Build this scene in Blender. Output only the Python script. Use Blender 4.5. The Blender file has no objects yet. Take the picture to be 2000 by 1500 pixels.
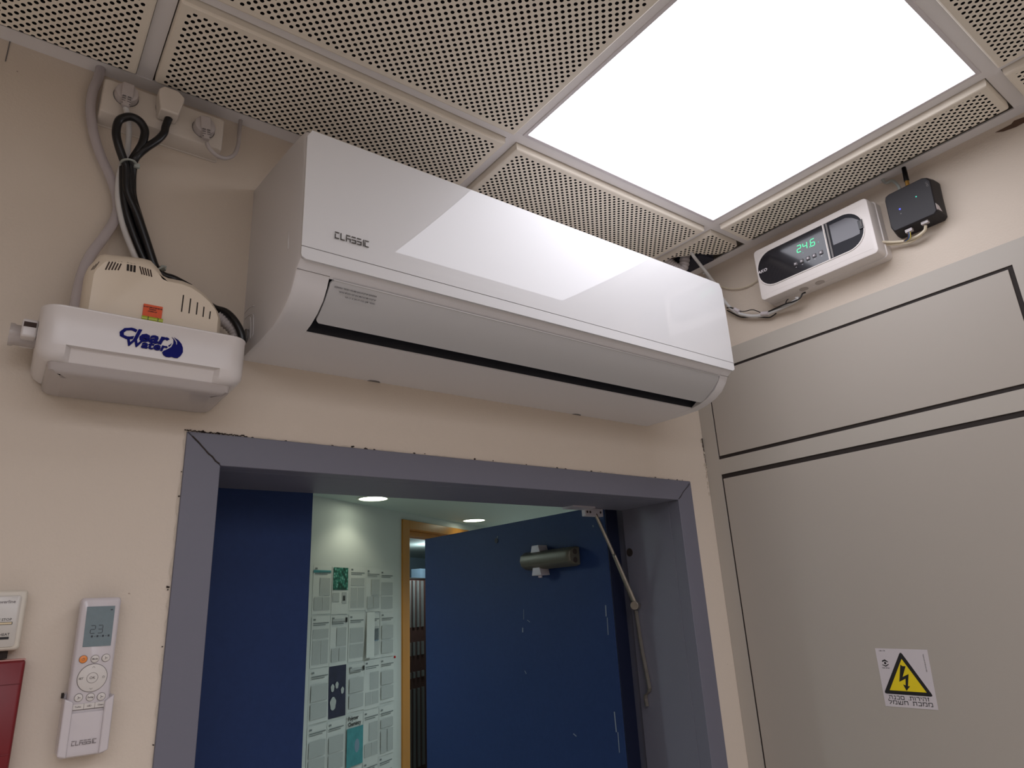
import bpy, bmesh, math, random
from mathutils import Vector, Matrix
random.seed(7)
S = bpy.context.scene
COL = S.collection

# ---------------------------------------------------------------- camera, world, exposure
CAM = Vector((-1.4686, -1.0868, 1.77)); FPX = 1321.04
R3 = ((0.8002336, -0.5976290, -0.0496565), (0.1484245, 0.2776075, -0.9491598), (0.5810304, 0.7521793, 0.3108536))
cd = bpy.data.cameras.new('camera'); co = bpy.data.objects.new('camera', cd); COL.objects.link(co)
cd.sensor_fit = 'HORIZONTAL'; cd.sensor_width = 36.0; cd.lens = FPX / 2000 * 36.0; cd.clip_start = 0.02
rx, ry, rz = (Vector(r) for r in R3)
co.matrix_world = Matrix(((rx.x, -ry.x, -rz.x, CAM.x), (rx.y, -ry.y, -rz.y, CAM.y), (rx.z, -ry.z, -rz.z, CAM.z), (0, 0, 0, 1)))
S.camera = co
wd = bpy.data.worlds.new('world'); S.world = wd; wd.use_nodes = True
wd.node_tree.nodes['Background'].inputs[0].default_value = (0.5, 0.5, 0.5, 1)
wd.node_tree.nodes['Background'].inputs[1].default_value = 0.02
S.view_settings.view_transform = 'Standard'; S.view_settings.look = 'None'
S.view_settings.gamma = 1.0; S.view_settings.use_curve_mapping = False
S.view_settings.exposure = 0.27
LAMP = 3.6          # radiance of the ceiling panels
LAMP_COL = (0.975, 0.975, 1.06)
HALL_W = 4.0        # watts of each hall downlight spot
HALL_COL = (1.0, 1.0, 0.78)

# ---------------------------------------------------------------- helpers
def at(u, v, ax, val):
    """point of the plane <ax>=<val> seen at photo pixel (u, v)"""
    d = rx * ((u - 1000) / FPX) + ry * ((v - 750) / FPX) + rz
    i = 'xyz'.index(ax)
    return CAM + d * ((val - CAM[i]) / d[i])

def hit(u, v, P, n):
    d = rx * ((u - 1000) / FPX) + ry * ((v - 750) / FPX) + rz
    n = Vector(n)
    return CAM + d * (n.dot(Vector(P) - CAM) / n.dot(d))

def lin(c):
    return tuple(((x / 255) / 12.92 if x / 255 <= 0.04045 else ((x / 255 + 0.055) / 1.055) ** 2.4) for x in c)

def mat(name, rgb, rough=0.5, metal=0.0, spec=0.5, coat=0.0, var=0.0, vscale=6.0, bump=0.0, bscale=200.0,
        emit=None, estr=0.0, alpha=1.0, trans=0.0, specks=0.0, speck_rgb=(90, 78, 68), sss=0.0, grain=None):
    m = bpy.data.materials.new(name); m.use_nodes = True
    nt = m.node_tree; N = nt.nodes; L = nt.links; b = N['Principled BSDF']
    c = lin(rgb) + (1,)
    b.inputs['Base Color'].default_value = c
    b.inputs['Roughness'].default_value = rough; b.inputs['Metallic'].default_value = metal
    b.inputs['Specular IOR Level'].default_value = spec
    b.inputs['Coat Weight'].default_value = coat; b.inputs['Coat Roughness'].default_value = 0.008
    b.inputs['Alpha'].default_value = alpha; b.inputs['Transmission Weight'].default_value = trans
    if sss: b.inputs['Subsurface Weight'].default_value = sss; b.inputs['Subsurface Radius'].default_value = (0.01, 0.01, 0.01)
    if emit:
        b.inputs['Emission Color'].default_value = lin(emit) + (1,); b.inputs['Emission Strength'].default_value = estr
    tc = N.new('ShaderNodeTexCoord')
    out = None
    if var:
        nz = N.new('ShaderNodeTexNoise'); nz.inputs['Scale'].default_value = vscale; nz.inputs['Detail'].default_value = 5
        L.new(tc.outputs['Object'], nz.inputs['Vector'])
        if grain:
            mp = N.new('ShaderNodeMapping'); mp.inputs['Scale'].default_value = grain
            L.new(tc.outputs['Object'], mp.inputs['Vector']); L.new(mp.outputs[0], nz.inputs['Vector'])
        mx = N.new('ShaderNodeMix'); mx.data_type = 'RGBA'
        mx.inputs[6].default_value = tuple(x * (1 - var) for x in c[:3]) + (1,)
        mx.inputs[7].default_value = tuple(min(1, x * (1 + var)) for x in c[:3]) + (1,)
        L.new(nz.outputs['Fac'], mx.inputs[0]); out = mx.outputs[2]
    if specks:
        nz = N.new('ShaderNodeTexNoise'); nz.inputs['Scale'].default_value = 60; nz.inputs['Detail'].default_value = 3
        L.new(tc.outputs['Object'], nz.inputs['Vector'])
        cr = N.new('ShaderNodeValToRGB'); cr.color_ramp.elements[0].position = specks; cr.color_ramp.elements[1].position = specks + 0.03
        L.new(nz.outputs['Fac'], cr.inputs[0])
        mx = N.new('ShaderNodeMix'); mx.data_type = 'RGBA'; mx.inputs[7].default_value = lin(speck_rgb) + (1,)
        if out: L.new(out, mx.inputs[6])
        else: mx.inputs[6].default_value = c
        L.new(cr.outputs[0], mx.inputs[0]); out = mx.outputs[2]
    if out: L.new(out, b.inputs['Base Color'])
    if bump:
        nz = N.new('ShaderNodeTexNoise'); nz.inputs['Scale'].default_value = bscale; nz.inputs['Detail'].default_value = 3
        L.new(tc.outputs['Object'], nz.inputs['Vector'])
        bp = N.new('ShaderNodeBump'); bp.inputs['Strength'].default_value = bump; bp.inputs['Distance'].default_value = 0.002
        L.new(nz.outputs['Fac'], bp.inputs['Height']); L.new(bp.outputs[0], b.inputs['Normal'])
    return m

def emis(name, rgb, s):
    m = bpy.data.materials.new(name); m.use_nodes = True; nt = m.node_tree
    nt.nodes.remove(nt.nodes['Principled BSDF']); e = nt.nodes.new('ShaderNodeEmission')
    e.inputs[0].default_value = tuple(rgb) + (1,); e.inputs[1].default_value = s
    nt.links.new(e.outputs[0], nt.nodes['Material Output'].inputs[0]); return m

def perforated(name, rgb):
    m = mat(name, rgb, rough=0.45, var=0.03, vscale=3)
    nt = m.node_tree; N = nt.nodes; L = nt.links; b = N['Principled BSDF']
    src = b.inputs['Base Color'].links[0].from_socket
    tc = N.new('ShaderNodeTexCoord'); sx = N.new('ShaderNodeSeparateXYZ'); L.new(tc.outputs['Object'], sx.inputs[0])
    cb = N.new('ShaderNodeCombineXYZ'); L.new(sx.outputs[0], cb.inputs[0]); L.new(sx.outputs[1], cb.inputs[1])
    def dist(off):
        a = N.new('ShaderNodeVectorMath'); a.operation = 'MULTIPLY_ADD'
        a.inputs[1].default_value = (1 / PITCH, 1 / PITCH, 0); a.inputs[2].default_value = (off + 100, off + 100, 0.5)
        L.new(cb.outputs[0], a.inputs[0])
        fr = N.new('ShaderNodeVectorMath'); fr.operation = 'FRACTION'; L.new(a.outputs[0], fr.inputs[0])
        sb = N.new('ShaderNodeVectorMath'); sb.operation = 'SUBTRACT'; sb.inputs[1].default_value = (0.5, 0.5, 0.5); L.new(fr.outputs[0], sb.inputs[0])
        ln = N.new('ShaderNodeVectorMath'); ln.operation = 'LENGTH'; L.new(sb.outputs[0], ln.inputs[0]); return ln.outputs['Value']
    mn = N.new('ShaderNodeMath'); mn.operation = 'MINIMUM'; L.new(dist(0.0), mn.inputs[0]); L.new(dist(0.5), mn.inputs[1])
    lt = N.new('ShaderNodeMath'); lt.operation = 'LESS_THAN'; lt.inputs[1].default_value = 0.00305 / PITCH; L.new(mn.outputs[0], lt.inputs[0])
    mx = N.new('ShaderNodeMix'); mx.data_type = 'RGBA'; mx.inputs[7].default_value = (0.006, 0.005, 0.005, 1)
    L.new(src, mx.inputs[6]); L.new(lt.outputs[0], mx.inputs[0]); L.new(mx.outputs[2], b.inputs['Base Color'])
    iv = N.new('ShaderNodeMath'); iv.operation = 'SUBTRACT'; iv.inputs[0].default_value = 1.0; L.new(lt.outputs[0], iv.inputs[1])
    ml = N.new('ShaderNodeMath'); ml.operation = 'MULTIPLY'; ml.inputs[1].default_value = 0.4; L.new(iv.outputs[0], ml.inputs[0])
    L.new(ml.outputs[0], b.inputs['Specular IOR Level'])
    return m

WORLD = {}
def tag(o, label=None, cat=None, group=None, kind=None):
    if label: o['label'] = label
    if cat: o['category'] = cat
    if group: o['group'] = group
    if kind: o['kind'] = kind
    return o
def root(name, loc, label=None, cat=None, group=None, kind=None):
    o = bpy.data.objects.new(name, None); COL.objects.link(o); o.location = loc; o.empty_display_size = 0.02
    WORLD[o.name] = Matrix.Translation(Vector(loc)); return tag(o, label, cat, group, kind)
def setparent(o, p):
    o.parent = p; o.matrix_parent_inverse = WORLD.get(p.name, Matrix()).inverted()
def obj(name, bm, m, parent=None, smooth=False, bevel=0.0, seg=2, label=None, auto=None):
    bmesh.ops.recalc_face_normals(bm, faces=bm.faces)
    me = bpy.data.meshes.new(name); bm.to_mesh(me); bm.free()
    for mm in (m if isinstance(m, (list, tuple)) else [m]): me.materials.append(mm)
    if smooth or bevel:
        for p in me.polygons: p.use_smooth = True
    o = bpy.data.objects.new(name, me); COL.objects.link(o)
    if auto or bevel:
        try: me.set_sharp_from_angle(angle=math.radians(auto or 40))
        except Exception: pass
    if bevel:
        bv = o.modifiers.new('bevel', 'BEVEL'); bv.width = bevel; bv.segments = seg; bv.limit_method = 'ANGLE'
        bv.angle_limit = math.radians(35); bv.harden_normals = False
        for e in me.edges: e.use_edge_sharp = False
        wn = o.modifiers.new('wn', 'WEIGHTED_NORMAL'); wn.keep_sharp = False
    if parent: setparent(o, parent)
    if label: o['label'] = label
    return o

def NB(): return bmesh.new()
def addbox(bm, x0, x1, y0, y1, z0, z1):
    v = [bm.verts.new((x, y, z)) for x in (x0, x1) for y in (y0, y1) for z in (z0, z1)]
    for f in ((0, 1, 3, 2), (4, 6, 7, 5), (0, 4, 5, 1), (2, 3, 7, 6), (0, 2, 6, 4), (1, 5, 7, 3)): bm.faces.new([v[i] for i in f])
    return bm
def box(*a): return addbox(NB(), *a)

class Fr:
    """flat frame: origin, right, up, outward normal"""
    def __init__(s, O, U, V):
        s.O = Vector(O); s.U = Vector(U).normalized(); s.V = Vector(V).normalized(); s.N = s.U.cross(s.V)
    def p(s, a, b, c=0.0): return s.O + s.U * a + s.V * b + s.N * c
    def uv(s, X): d = Vector(X) - s.O; return (d.dot(s.U), d.dot(s.V))
    def px(s, u, v, h=0.0): return s.uv(hit(u, v, s.p(0, 0, h), s.N))
FRONT = Fr((0, 0, 0), (1, 0, 0), (0, 0, 1))       # door wall, faces -y
RIGHT = Fr((0, 0, 0), (0, -1, 0), (0, 0, 1))      # cupboard wall, faces -x

def fbox(bm, F, a0, a1, b0, b1, c0, c1):
    v = [bm.verts.new(F.p(a, b, c)) for a in (a0, a1) for b in (b0, b1) for c in (c0, c1)]
    for f in ((0, 1, 3, 2), (4, 6, 7, 5), (0, 4, 5, 1), (2, 3, 7, 6), (0, 2, 6, 4), (1, 5, 7, 3)): bm.faces.new([v[i] for i in f])
    return bm
def prism(bm, F, pts, c0, c1):
    a = [bm.verts.new(F.p(x, y, c0)) for x, y in pts]; b = [bm.verts.new(F.p(x, y, c1)) for x, y in pts]
    n = len(pts); bm.faces.new(a[::-1]); bm.faces.new(b)
    for i in range(n): bm.faces.new((a[i], a[(i + 1) % n], b[(i + 1) % n], b[i]))
    return bm
def loft(bm, rings, cap0=True, cap1=True):
    vs = [[bm.verts.new(p) for p in r] for r in rings]; n = len(rings[0])
    for a, b in zip(vs, vs[1:]):
        for i in range(n): bm.faces.new((a[i], a[(i + 1) % n], b[(i + 1) % n], b[i]))
    if cap0: bm.faces.new(vs[0][::-1])
    if cap1: bm.faces.new(vs[-1])
    return bm
def rrect(a0, a1, b0, b1, r, n=5, rs=None):
    """rounded rectangle outline; rs = radii of (bl, br, tr, tl)"""
    rs = rs or (r, r, r, r); P = []
    for (cx, cy, t0, q) in ((a0, b0, 180, 0), (a1, b0, 270, 1), (a1, b1, 0, 2), (a0, b1, 90, 3)):
        rr = rs[q]; sx = 1 if q in (0, 3) else -1; sy = 1 if q in (0, 1) else -1
        for k in range(n + 1):
            t = math.radians(t0 + 90 * k / n); P.append((cx + sx * rr + rr * math.cos(t), cy + sy * rr + rr * math.sin(t)))
    return P
def circ(cx, cy, r, n=24, ry_=None): return [(cx + r * math.cos(2 * math.pi * k / n), cy + (ry_ or r) * math.sin(2 * math.pi * k / n)) for k in range(n)]
def ringprism(bm, F, outer, inner, c0, c1):
    n = len(outer)
    A = [[bm.verts.new(F.p(x, y, c)) for x, y in pts] for pts in (outer, inner) for c in (c0, c1)]
    o0, o1, i0, i1 = A
    for i in range(n):
        j = (i + 1) % n
        bm.faces.new((o0[i], o0[j], o1[j], o1[i])); bm.faces.new((i0[j], i0[i], i1[i], i1[j]))
        bm.faces.new((o1[i], o1[j], i1[j], i1[i])); bm.faces.new((o0[j], o0[i], i0[i], i0[j]))
    return bm
def smoothpath(P, n=8):
    P = [Vector(p) for p in P]; Q = [P[0] * 2 - P[1]] + P + [P[-1] * 2 - P[-2]]; out = []
    for i in range(1, len(Q) - 2):
        a, b, c, d = Q[i - 1], Q[i], Q[i + 1], Q[i + 2]
        for k in range(n):
            t = k / n
            out.append(0.5 * ((2 * b) + (c - a) * t + (2 * a - 5 * b + 4 * c - d) * t * t + (3 * b - a - 3 * c + d) * t ** 3))
    out.append(P[-1]); return out
def tube(bm, P, r, n=8, k=8, flat=1.0, straight=False):
    path = [Vector(p) for p in P] if straight else smoothpath(P, k)
    T = [(path[min(i + 1, len(path) - 1)] - path[max(i - 1, 0)]).normalized() for i in range(len(path))]
    up = Vector((0, 0, 1)) if abs(T[0].z) < 0.9 else Vector((0, 1, 0))
    nrm = (up - T[0] * up.dot(T[0])).normalized(); rings = []
    for i, p in enumerate(path):
        nrm = (nrm - T[i] * nrm.dot(T[i])).normalized(); b = T[i].cross(nrm)
        rr = r(i / (len(path) - 1)) if callable(r) else r
        rings.append([p + nrm * (rr * math.cos(2 * math.pi * j / n)) + b * (rr * flat * math.sin(2 * math.pi * j / n)) for j in range(n)])
    return loft(bm, rings)
def cyl(bm, A, B, r, n=16, r2=None):
    A = Vector(A); B = Vector(B); t = (B - A).normalized(); up = Vector((0, 0, 1)) if abs(t.z) < 0.9 else Vector((1, 0, 0))
    u = t.cross(up).normalized(); v = t.cross(u); r2 = r if r2 is None else r2
    return loft(bm, [[P + u * (q * math.cos(2 * math.pi * k / n)) + v * (q * math.sin(2 * math.pi * k / n)) for k in range(n)] for P, q in ((A, r), (B, r2))])
def stroke(bm, F, a, b, w, c0, c1):
    a = Vector(a); b = Vector(b); d = (b - a).normalized() * (w / 2); q = Vector((-d.y, d.x))
    return prism(bm, F, [a - d * 0 - q, b + d * 0 - q, b + d * 0 + q, a - d * 0 + q], c0, c1)
def text(name, s, F, a, b, size, m, parent, h=0.0004, c=0.0, align='LEFT', bold=0.0, shear=0.0, sx=1.0, rot=0.0, fit=None, twice=0.0):
    cu = bpy.data.curves.new(name, 'FONT'); cu.body = s; cu.size = size; cu.align_x = align; cu.align_y = 'CENTER'
    cu.offset = bold; cu.shear = shear; cu.resolution_u = 2; cu.extrude = h / 2
    tmp = bpy.data.objects.new(name + '_tmp', cu); COL.objects.link(tmp)
    dg = bpy.context.evaluated_depsgraph_get(); me = bpy.data.meshes.new_from_object(tmp.evaluated_get(dg))
    bpy.data.objects.remove(tmp); bpy.data.curves.remove(cu)
    cr, sr = math.cos(rot), math.sin(rot)
    if fit:      # stretch onto the box (width, height) whose lower left corner is (a, b)
        xs = [v.co.x for v in me.vertices]; ys_ = [v.co.y for v in me.vertices]; x0_, y0_ = min(xs), min(ys_)
        kx, ky = fit[0] / (max(xs) - x0_), fit[1] / (max(ys_) - y0_)
        for v in me.vertices: v.co.x = (v.co.x - x0_) * kx; v.co.y = (v.co.y - y0_) * ky
    if twice:
        bmt = bmesh.new(); bmt.from_mesh(me); g_ = bmesh.ops.duplicate(bmt, geom=bmt.verts[:] + bmt.edges[:] + bmt.faces[:])
        for v in [e for e in g_['geom'] if isinstance(e, bmesh.types.BMVert)]: v.co.x += twice; v.co.y -= twice * .5; v.co.z += .00002
        bmt.to_mesh(me); bmt.free()
    for v in me.vertices:
        x, y = v.co.x * sx, v.co.y
        v.co = F.p(a + x * cr - y * sr, b + x * sr + y * cr, c + v.co.z + h / 2)
    me.materials.clear(); me.materials.append(m)
    o = bpy.data.objects.new(name, me); COL.objects.link(o)
    if parent: setparent(o, parent)
    return o

# ---------------------------------------------------------------- dimensions
H = 2.6237                       # ceiling grid underside
GX, GY = -0.1809, -0.2466        # a crossing of the ceiling grid
G = 0.6; DROP = 0.014; PITCH = 0.01428
RX0, RY0 = -4.6, -5.6            # far corners of the room
DL, DR, DT = -1.2567, -0.0799, 2.045        # door frame outer
IL, IR, IT = -1.2048, -0.1354, 1.9958       # door frame inner
HC = 2.40                        # hall ceiling

# ---------------------------------------------------------------- materials
M = {}
M['wall'] = mat('beige_wall_paint', (208, 195, 180), 0.55, spec=0.3, var=0.035, vscale=2.5, bump=0.25, bscale=260, specks=0.735, speck_rgb=(150, 132, 116))
M['plaster'] = mat('broken_plaster', (196, 184, 168), 0.8, var=0.15, vscale=80, bump=0.6, bscale=300)
M['crack'] = mat('dark_crack', (52, 42, 36), 0.9)
M['floor'] = mat('vinyl_floor', (216, 210, 203), 0.5, var=0.08, vscale=10)
M['rail'] = mat('grid_rail_paint', (226, 222, 221), 0.4, var=0.02)
M['tile'] = mat('ceiling_tile_paint', (230, 221, 206), 0.42, var=0.03)
M['perf'] = perforated('perforated_tile', (234, 225, 210))
M['plenum'] = mat('dark_plenum', (30, 30, 34), 0.9)
M['lampframe'] = mat('lamp_frame_white', (212, 206, 208), 0.35)
M['lamp'] = emis('lamp_diffuser', LAMP_COL, LAMP)
M['cup'] = mat('cupboard_paint', (174, 166, 156), 0.42, spec=0.35, var=0.03, vscale=1.2)
M['cupframe'] = mat('cupboard_frame_paint', (178, 171, 161), 0.42, spec=0.35, var=0.03, vscale=2, specks=0.78, speck_rgb=(120, 105, 90))
M['dark'] = mat('dark_gap', (38, 30, 26), 0.8)
M['grey'] = mat('grey_door_frame_paint', (106, 106, 118), 0.5, var=0.05, vscale=4, bump=0.15, bscale=60)
M['blue'] = mat('blue_door_paint', (30, 50, 92), 0.55, spec=0.2, var=0.12, vscale=90, bump=0.1, bscale=300)
M['blueedge'] = mat('dark_blue_door_edge', (16, 22, 44), 0.5, spec=0.3)
M['scuff'] = mat('paint_scuff', (120, 130, 140), 0.7)
M['white'] = mat('white_plastic', (214, 211, 211), 0.32, var=0.0)
M['gloss'] = mat('glossy_white_panel', (214, 213, 213), 0.5, coat=0.85, spec=0.5)
M['vane'] = mat('louver_plastic', (188, 187, 187), 0.35, coat=0.15)
M['seam'] = mat('seam_grey', (110, 106, 104), 0.6)
M['black'] = mat('black_rubber', (14, 13, 16), 0.3, spec=0.45)
M['blackmatt'] = mat('black_breaker_cover', (20, 20, 28), 0.45, spec=0.2)
M['cb'] = mat('chrome_button', (96, 92, 94), .3, metal=.6)
M['knock'] = mat('knockout_rim', (176, 168, 162), .5)
M['outlet'] = mat('black_outlet', (18, 20, 30), 0.6)
M['silver'] = mat('silver_letters', (86, 82, 78), 0.35, metal=0.6)
M['ink'] = mat('black_ink', (24, 22, 24), 0.6)
M['offwhite'] = mat('offwhite_socket_plastic', (205, 196, 186), 0.4)
M['greyplastic'] = mat('light_grey_plug', (178, 170, 168), 0.4)
M['cream'] = mat('cream_pump_plastic', (222, 208, 188), 0.4)
M['tank'] = mat('white_tank_plastic', (212, 206, 203), 0.28, spec=0.5)
M['tub'] = mat('translucent_tub', (205, 196, 192), 0.25, trans=0.35, sss=0.0)
M['slot'] = mat('slot_shadow', (60, 44, 38), 0.8)
M['hose'] = mat('clear_hose', (220, 212, 214), 0.12, spec=0.7, trans=0.5)
M['whitehose'] = mat('white_cable', (200, 198, 196), 0.35)
M['tie'] = mat('cable_tie', (190, 196, 190), 0.3, trans=0.4)
M['orange'] = mat('orange_label', (222, 84, 30), 0.5)
M['vial'] = mat('level_vial', (196, 214, 60), 0.15, trans=0.3, spec=0.7)
M['navy'] = mat('navy_print', (8, 14, 100), 0.6, spec=0.15)
M['lcd'] = mat('lcd_glass', (112, 128, 134), 0.12, spec=0.6, var=0.08, vscale=120)
M['lcdink'] = mat('lcd_ink', (40, 48, 56), 0.4)
M['obtn'] = mat('orange_button', (226, 134, 58), 0.4)
M['remote'] = mat('remote_white', (202, 195, 197), 0.22, spec=0.6)
M['btn'] = mat('button_offwhite', (206, 200, 194), 0.5)
M['line'] = mat('button_groove', (96, 88, 84), 0.7)
M['greyprint'] = mat('grey_print', (128, 120, 120), 0.5)
M['thermo'] = mat('thermostat_beige', (206, 198, 184), 0.4)
M['thermo2'] = mat('thermostat_plate', (190, 184, 176), 0.25, spec=0.6, var=0.04, vscale=30)
M['red'] = mat('dark_red_box', (112, 14, 24), 0.45, var=0.1, vscale=40)
M['ctrl'] = mat('controller_white', (218, 211, 206), 0.4)
M['ctrlblack'] = mat('controller_black_glass', (22, 22, 30), 0.12, spec=0.5, coat=0.2)
M['ctrlgrey'] = mat('controller_window', (58, 54, 60), 0.2, spec=0.6)
M['led'] = emis('green_led', (0.12, 0.95, 0.42), 1.3)
M['ledb'] = emis('blue_led', (0.08, 0.10, 1.0), 2.0)
M['ledg'] = emis('teal_led', (0.1, 0.8, 0.6), 0.9)
M['modem'] = mat('black_matt_plastic', (36, 33, 36), 0.5, spec=0.35)
M['brass'] = mat('brass', (190, 150, 80), 0.25, metal=1.0)
M['jack'] = mat('cream_cable_sheath', (214, 202, 178), 0.45)
M['bwire'] = mat('blue_wire', (60, 104, 170), 0.4)
M['ywire'] = mat('yellow_wire', (190, 170, 70), 0.4)
M['browire'] = mat('brown_wire', (84, 56, 44), 0.4)
M['metal'] = mat('worn_steel', (150, 144, 134), 0.38, metal=0.85, var=0.2, vscale=60)
M['closer'] = mat('closer_bronze_grey', (92, 90, 78), 0.42, metal=0.4, var=0.1, vscale=40)
M['bracket'] = mat('bracket_grey', (176, 172, 178), 0.45, metal=0.3)
M['sticker'] = mat('sticker_white', (206, 198, 200), 0.4)
M['yellow'] = mat('warning_yellow', (232, 206, 34), 0.4)
M['hallwall'] = mat('hall_wall_paint', (200, 204, 200), 0.6, var=0.02)
M['hallceil'] = mat('hall_ceiling_paint', (176, 190, 184), 0.7)
M['wood'] = mat('varnished_wood', (186, 124, 48), 0.32, spec=0.5, var=0.12, vscale=30, grain=(1, 1, 0.08))
M['roomwall'] = mat('far_room_wall', (150, 172, 186), 0.7)
M['paper'] = mat('paper', (205, 208, 204), 0.7, var=0.02)
M['print'] = mat('grey_text_block', (174, 178, 176), 0.8, var=0.12, vscale=400)
M['printd'] = mat('dark_text_line', (118, 124, 124), 0.8)
M['teal'] = mat('teal_cover', (66, 140, 146), 0.6, var=0.3, vscale=30)
M['darkpic'] = mat('dark_cover', (34, 34, 62), 0.5, var=0.5, vscale=25)
M['bluepic'] = mat('blue_figure', (120, 142, 160), 0.6)
M['slat'] = mat('pale_slat', (112, 112, 110), 0.6)
M['slatb'] = mat('brown_panel', (74, 46, 40), 0.7, var=0.2, vscale=20)
M['leafg'] = mat('plant_green', (60, 84, 60), 0.6)
M['downlight'] = emis('downlight_glow', (0.93, 1.0, 0.80), 6.0)
M['chrome'] = mat('downlight_ring', (200, 205, 190), 0.3)
def picmat():
    m = mat('green_micrograph', (50, 110, 96), 0.6); nt = m.node_tree; N = nt.nodes; L = nt.links
    v = N.new('ShaderNodeTexVoronoi'); v.inputs['Scale'].default_value = 55
    tc = N.new('ShaderNodeTexCoord'); L.new(tc.outputs['Object'], v.inputs['Vector'])
    cr = N.new('ShaderNodeValToRGB'); e = cr.color_ramp.elements
    e[0].color = lin((170, 205, 200)) + (1,); e[1].color = lin((20, 62, 50)) + (1,); e[1].position = 0.75
    q = cr.color_ramp.elements.new(0.35); q.color = lin((52, 130, 112)) + (1,)
    L.new(v.outputs['Distance'], cr.inputs[0]); L.new(cr.outputs[0], N['Principled BSDF'].inputs['Base Color']); return m
M['pic'] = picmat()

# ================================================================ ROOM SHELL
def struct(name, bm, m, parent=None, **k):
    o = obj(name, bm, m, parent, **k)
    if not parent: o['kind'] = 'structure'
    return o
ZT = H + 0.28
b = NB()      # wall with the doorway
addbox(b, RX0, IL - 0.03, 0, 0.185, 0, ZT); addbox(b, IR + 0.03, 0.0, 0, 0.185, 0, ZT); addbox(b, IL - 0.03, IR + 0.03, 0, 0.185, IT + 0.03, ZT)
struct('wall_front', b, M['wall'])
struct('wall_right', box(0.0, 0.15, RY0, 0.185, 0, ZT), M['wall'])
struct('wall_left', box(RX0 - 0.15, RX0, RY0, 0.185, 0, ZT), M['wall'])
struct('wall_back', box(RX0 - 0.15, 0.15, RY0 - 0.15, RY0, 0, ZT), M['wall'])
struct('floor', box(RX0 - 0.2, 6.5, RY0 - 0.2, 8.5, -0.1, 0.0), M['floor'])

# ---------------- ceiling
ceil = root('ceiling', (GX, GY, H), kind='structure')
ring = NB(); addbox(ring, RX0, 0, RY0, 0, ZT - 0.02, ZT)
obj('plenum_slab', ring, M['plenum'], ceil)
def pan(hx, hy, cut=(0, 0, 0, 0)):
    """tegular pan hanging from z=0; cut = open (cut) sides -x,+x,-y,+y"""
    bm = NB()
    prof = [(0, 0.004, 0), (0, -DROP + 0.0035, 0), (0.0012, -DROP + 0.001, 0), (0.0035, -DROP, 0), (0.0125, -DROP, 1)]
    rings = []
    for off, z, _ in prof:
        x0 = -hx + (0 if cut[0] else off); x1 = hx - (0 if cut[1] else off); y0 = -hy + (0 if cut[2] else off); y1 = hy - (0 if cut[3] else off)
        rings.append([bm.verts.new(p) for p in ((x0, y0, z), (x1, y0, z), (x1, y1, z), (x0, y1, z))])
    for a, c in zip(rings, rings[1:]):
        for i in range(4):
            f = bm.faces.new((a[i], c[i], c[(i + 1) % 4], a[(i + 1) % 4])); f.material_index = 0
    f = bm.faces.new(rings[-1][::-1]); f.material_index = 1
    return bm
PANS = {}
def tile(x0, x1, y0, y1, cut=(0, 0, 0, 0)):
    key = (round(x1 - x0, 4), round(y1 - y0, 4), cut)
    cx, cy = (x0 + x1) / 2, (y0 + y1) / 2
    if key not in PANS:
        bm = pan((x1 - x0) / 2, (y1 - y0) / 2, cut)
        bm.normal_update()
        me = bpy.data.meshes.new('ceiling_tile'); bm.to_mesh(me); bm.free(); me.materials.append(M['tile']); me.materials.append(M['perf'])
        PANS[key] = me
    o = bpy.data.objects.new('ceiling_tile', PANS[key]); COL.objects.link(o); setparent(o, ceil); o.location = (cx, cy, H)
    return o
FL = 0.012; GAP = 0.0015; WA = 0.029
colx = [GX - k * G for k in range(0, 8)]      # grid lines, x
rowy = [GY - k * G for k in range(0, 9)]
LAMPS = [(0, 0), (1, 2), (3, 2), (0, 3), (2, 3), (1, 4), (3, 4), (0, 5), (2, 5), (4, 4), (1, 6), (3, 6), (5, 5), (0, 7), (2, 7), (4, 7), (5, 3), (2, 2)]   # (column, row) cells of light panels; unseen after the first, spread for room fill
for i, x in enumerate(colx[:-1]):
    for j, y in enumerate(rowy[:-1]):
        if (i, j) in LAMPS: continue
        tile(x - G + FL + GAP, x - FL - GAP, y - G + FL + GAP, y - FL - GAP)
for i, x in enumerate(colx[:-1]):             # cut strip along the door wall
    tile(x - G + FL + GAP, x - FL - GAP, GY + FL + GAP, -0.0470, (0, 0, 0, 1))
for j, y in enumerate(rowy[:-1]):             # cut strip along the cupboard wall
    tile(GX + FL + GAP, -0.0610, y - G + FL + GAP, y - FL - GAP, (0, 1, 0, 0))
# corner tile, broken along the cupboard wall
bm = NB()
cx0, cx1, cy0, cy1 = GX + FL + GAP, -0.052, GY + FL + GAP, -0.047
poly = [(cx0, cy0), (cx1 - 0.012, cy0), (cx1 - 0.004, cy0 + 0.03), (cx1 - 0.016, cy0 + 0.055), (cx1 - 0.045, cy0 + 0.075), (cx1 - 0.062, cy0 + 0.078),
        (cx1 - 0.085, cy0 + 0.108), (cx1 - 0.108, cy0 + 0.130), (cx1 - 0.108, cy1), (cx0, cy1)]
vs = [bm.verts.new((x, y, H - DROP)) for x, y in poly]; f = bm.faces.new(vs); f.material_index = 1
vt = [bm.verts.new((x, y, H + 0.004)) for x, y in poly]
for i in range(len(poly)):
    f = bm.faces.new((vs[i], vs[(i + 1) % len(poly)], vt[(i + 1) % len(poly)], vt[i])); f.material_index = 0
o = obj('ceiling_tile', bm, [M['tile'], M['perf']], ceil); o['label'] = 'corner tile broken open for the cables'
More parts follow.
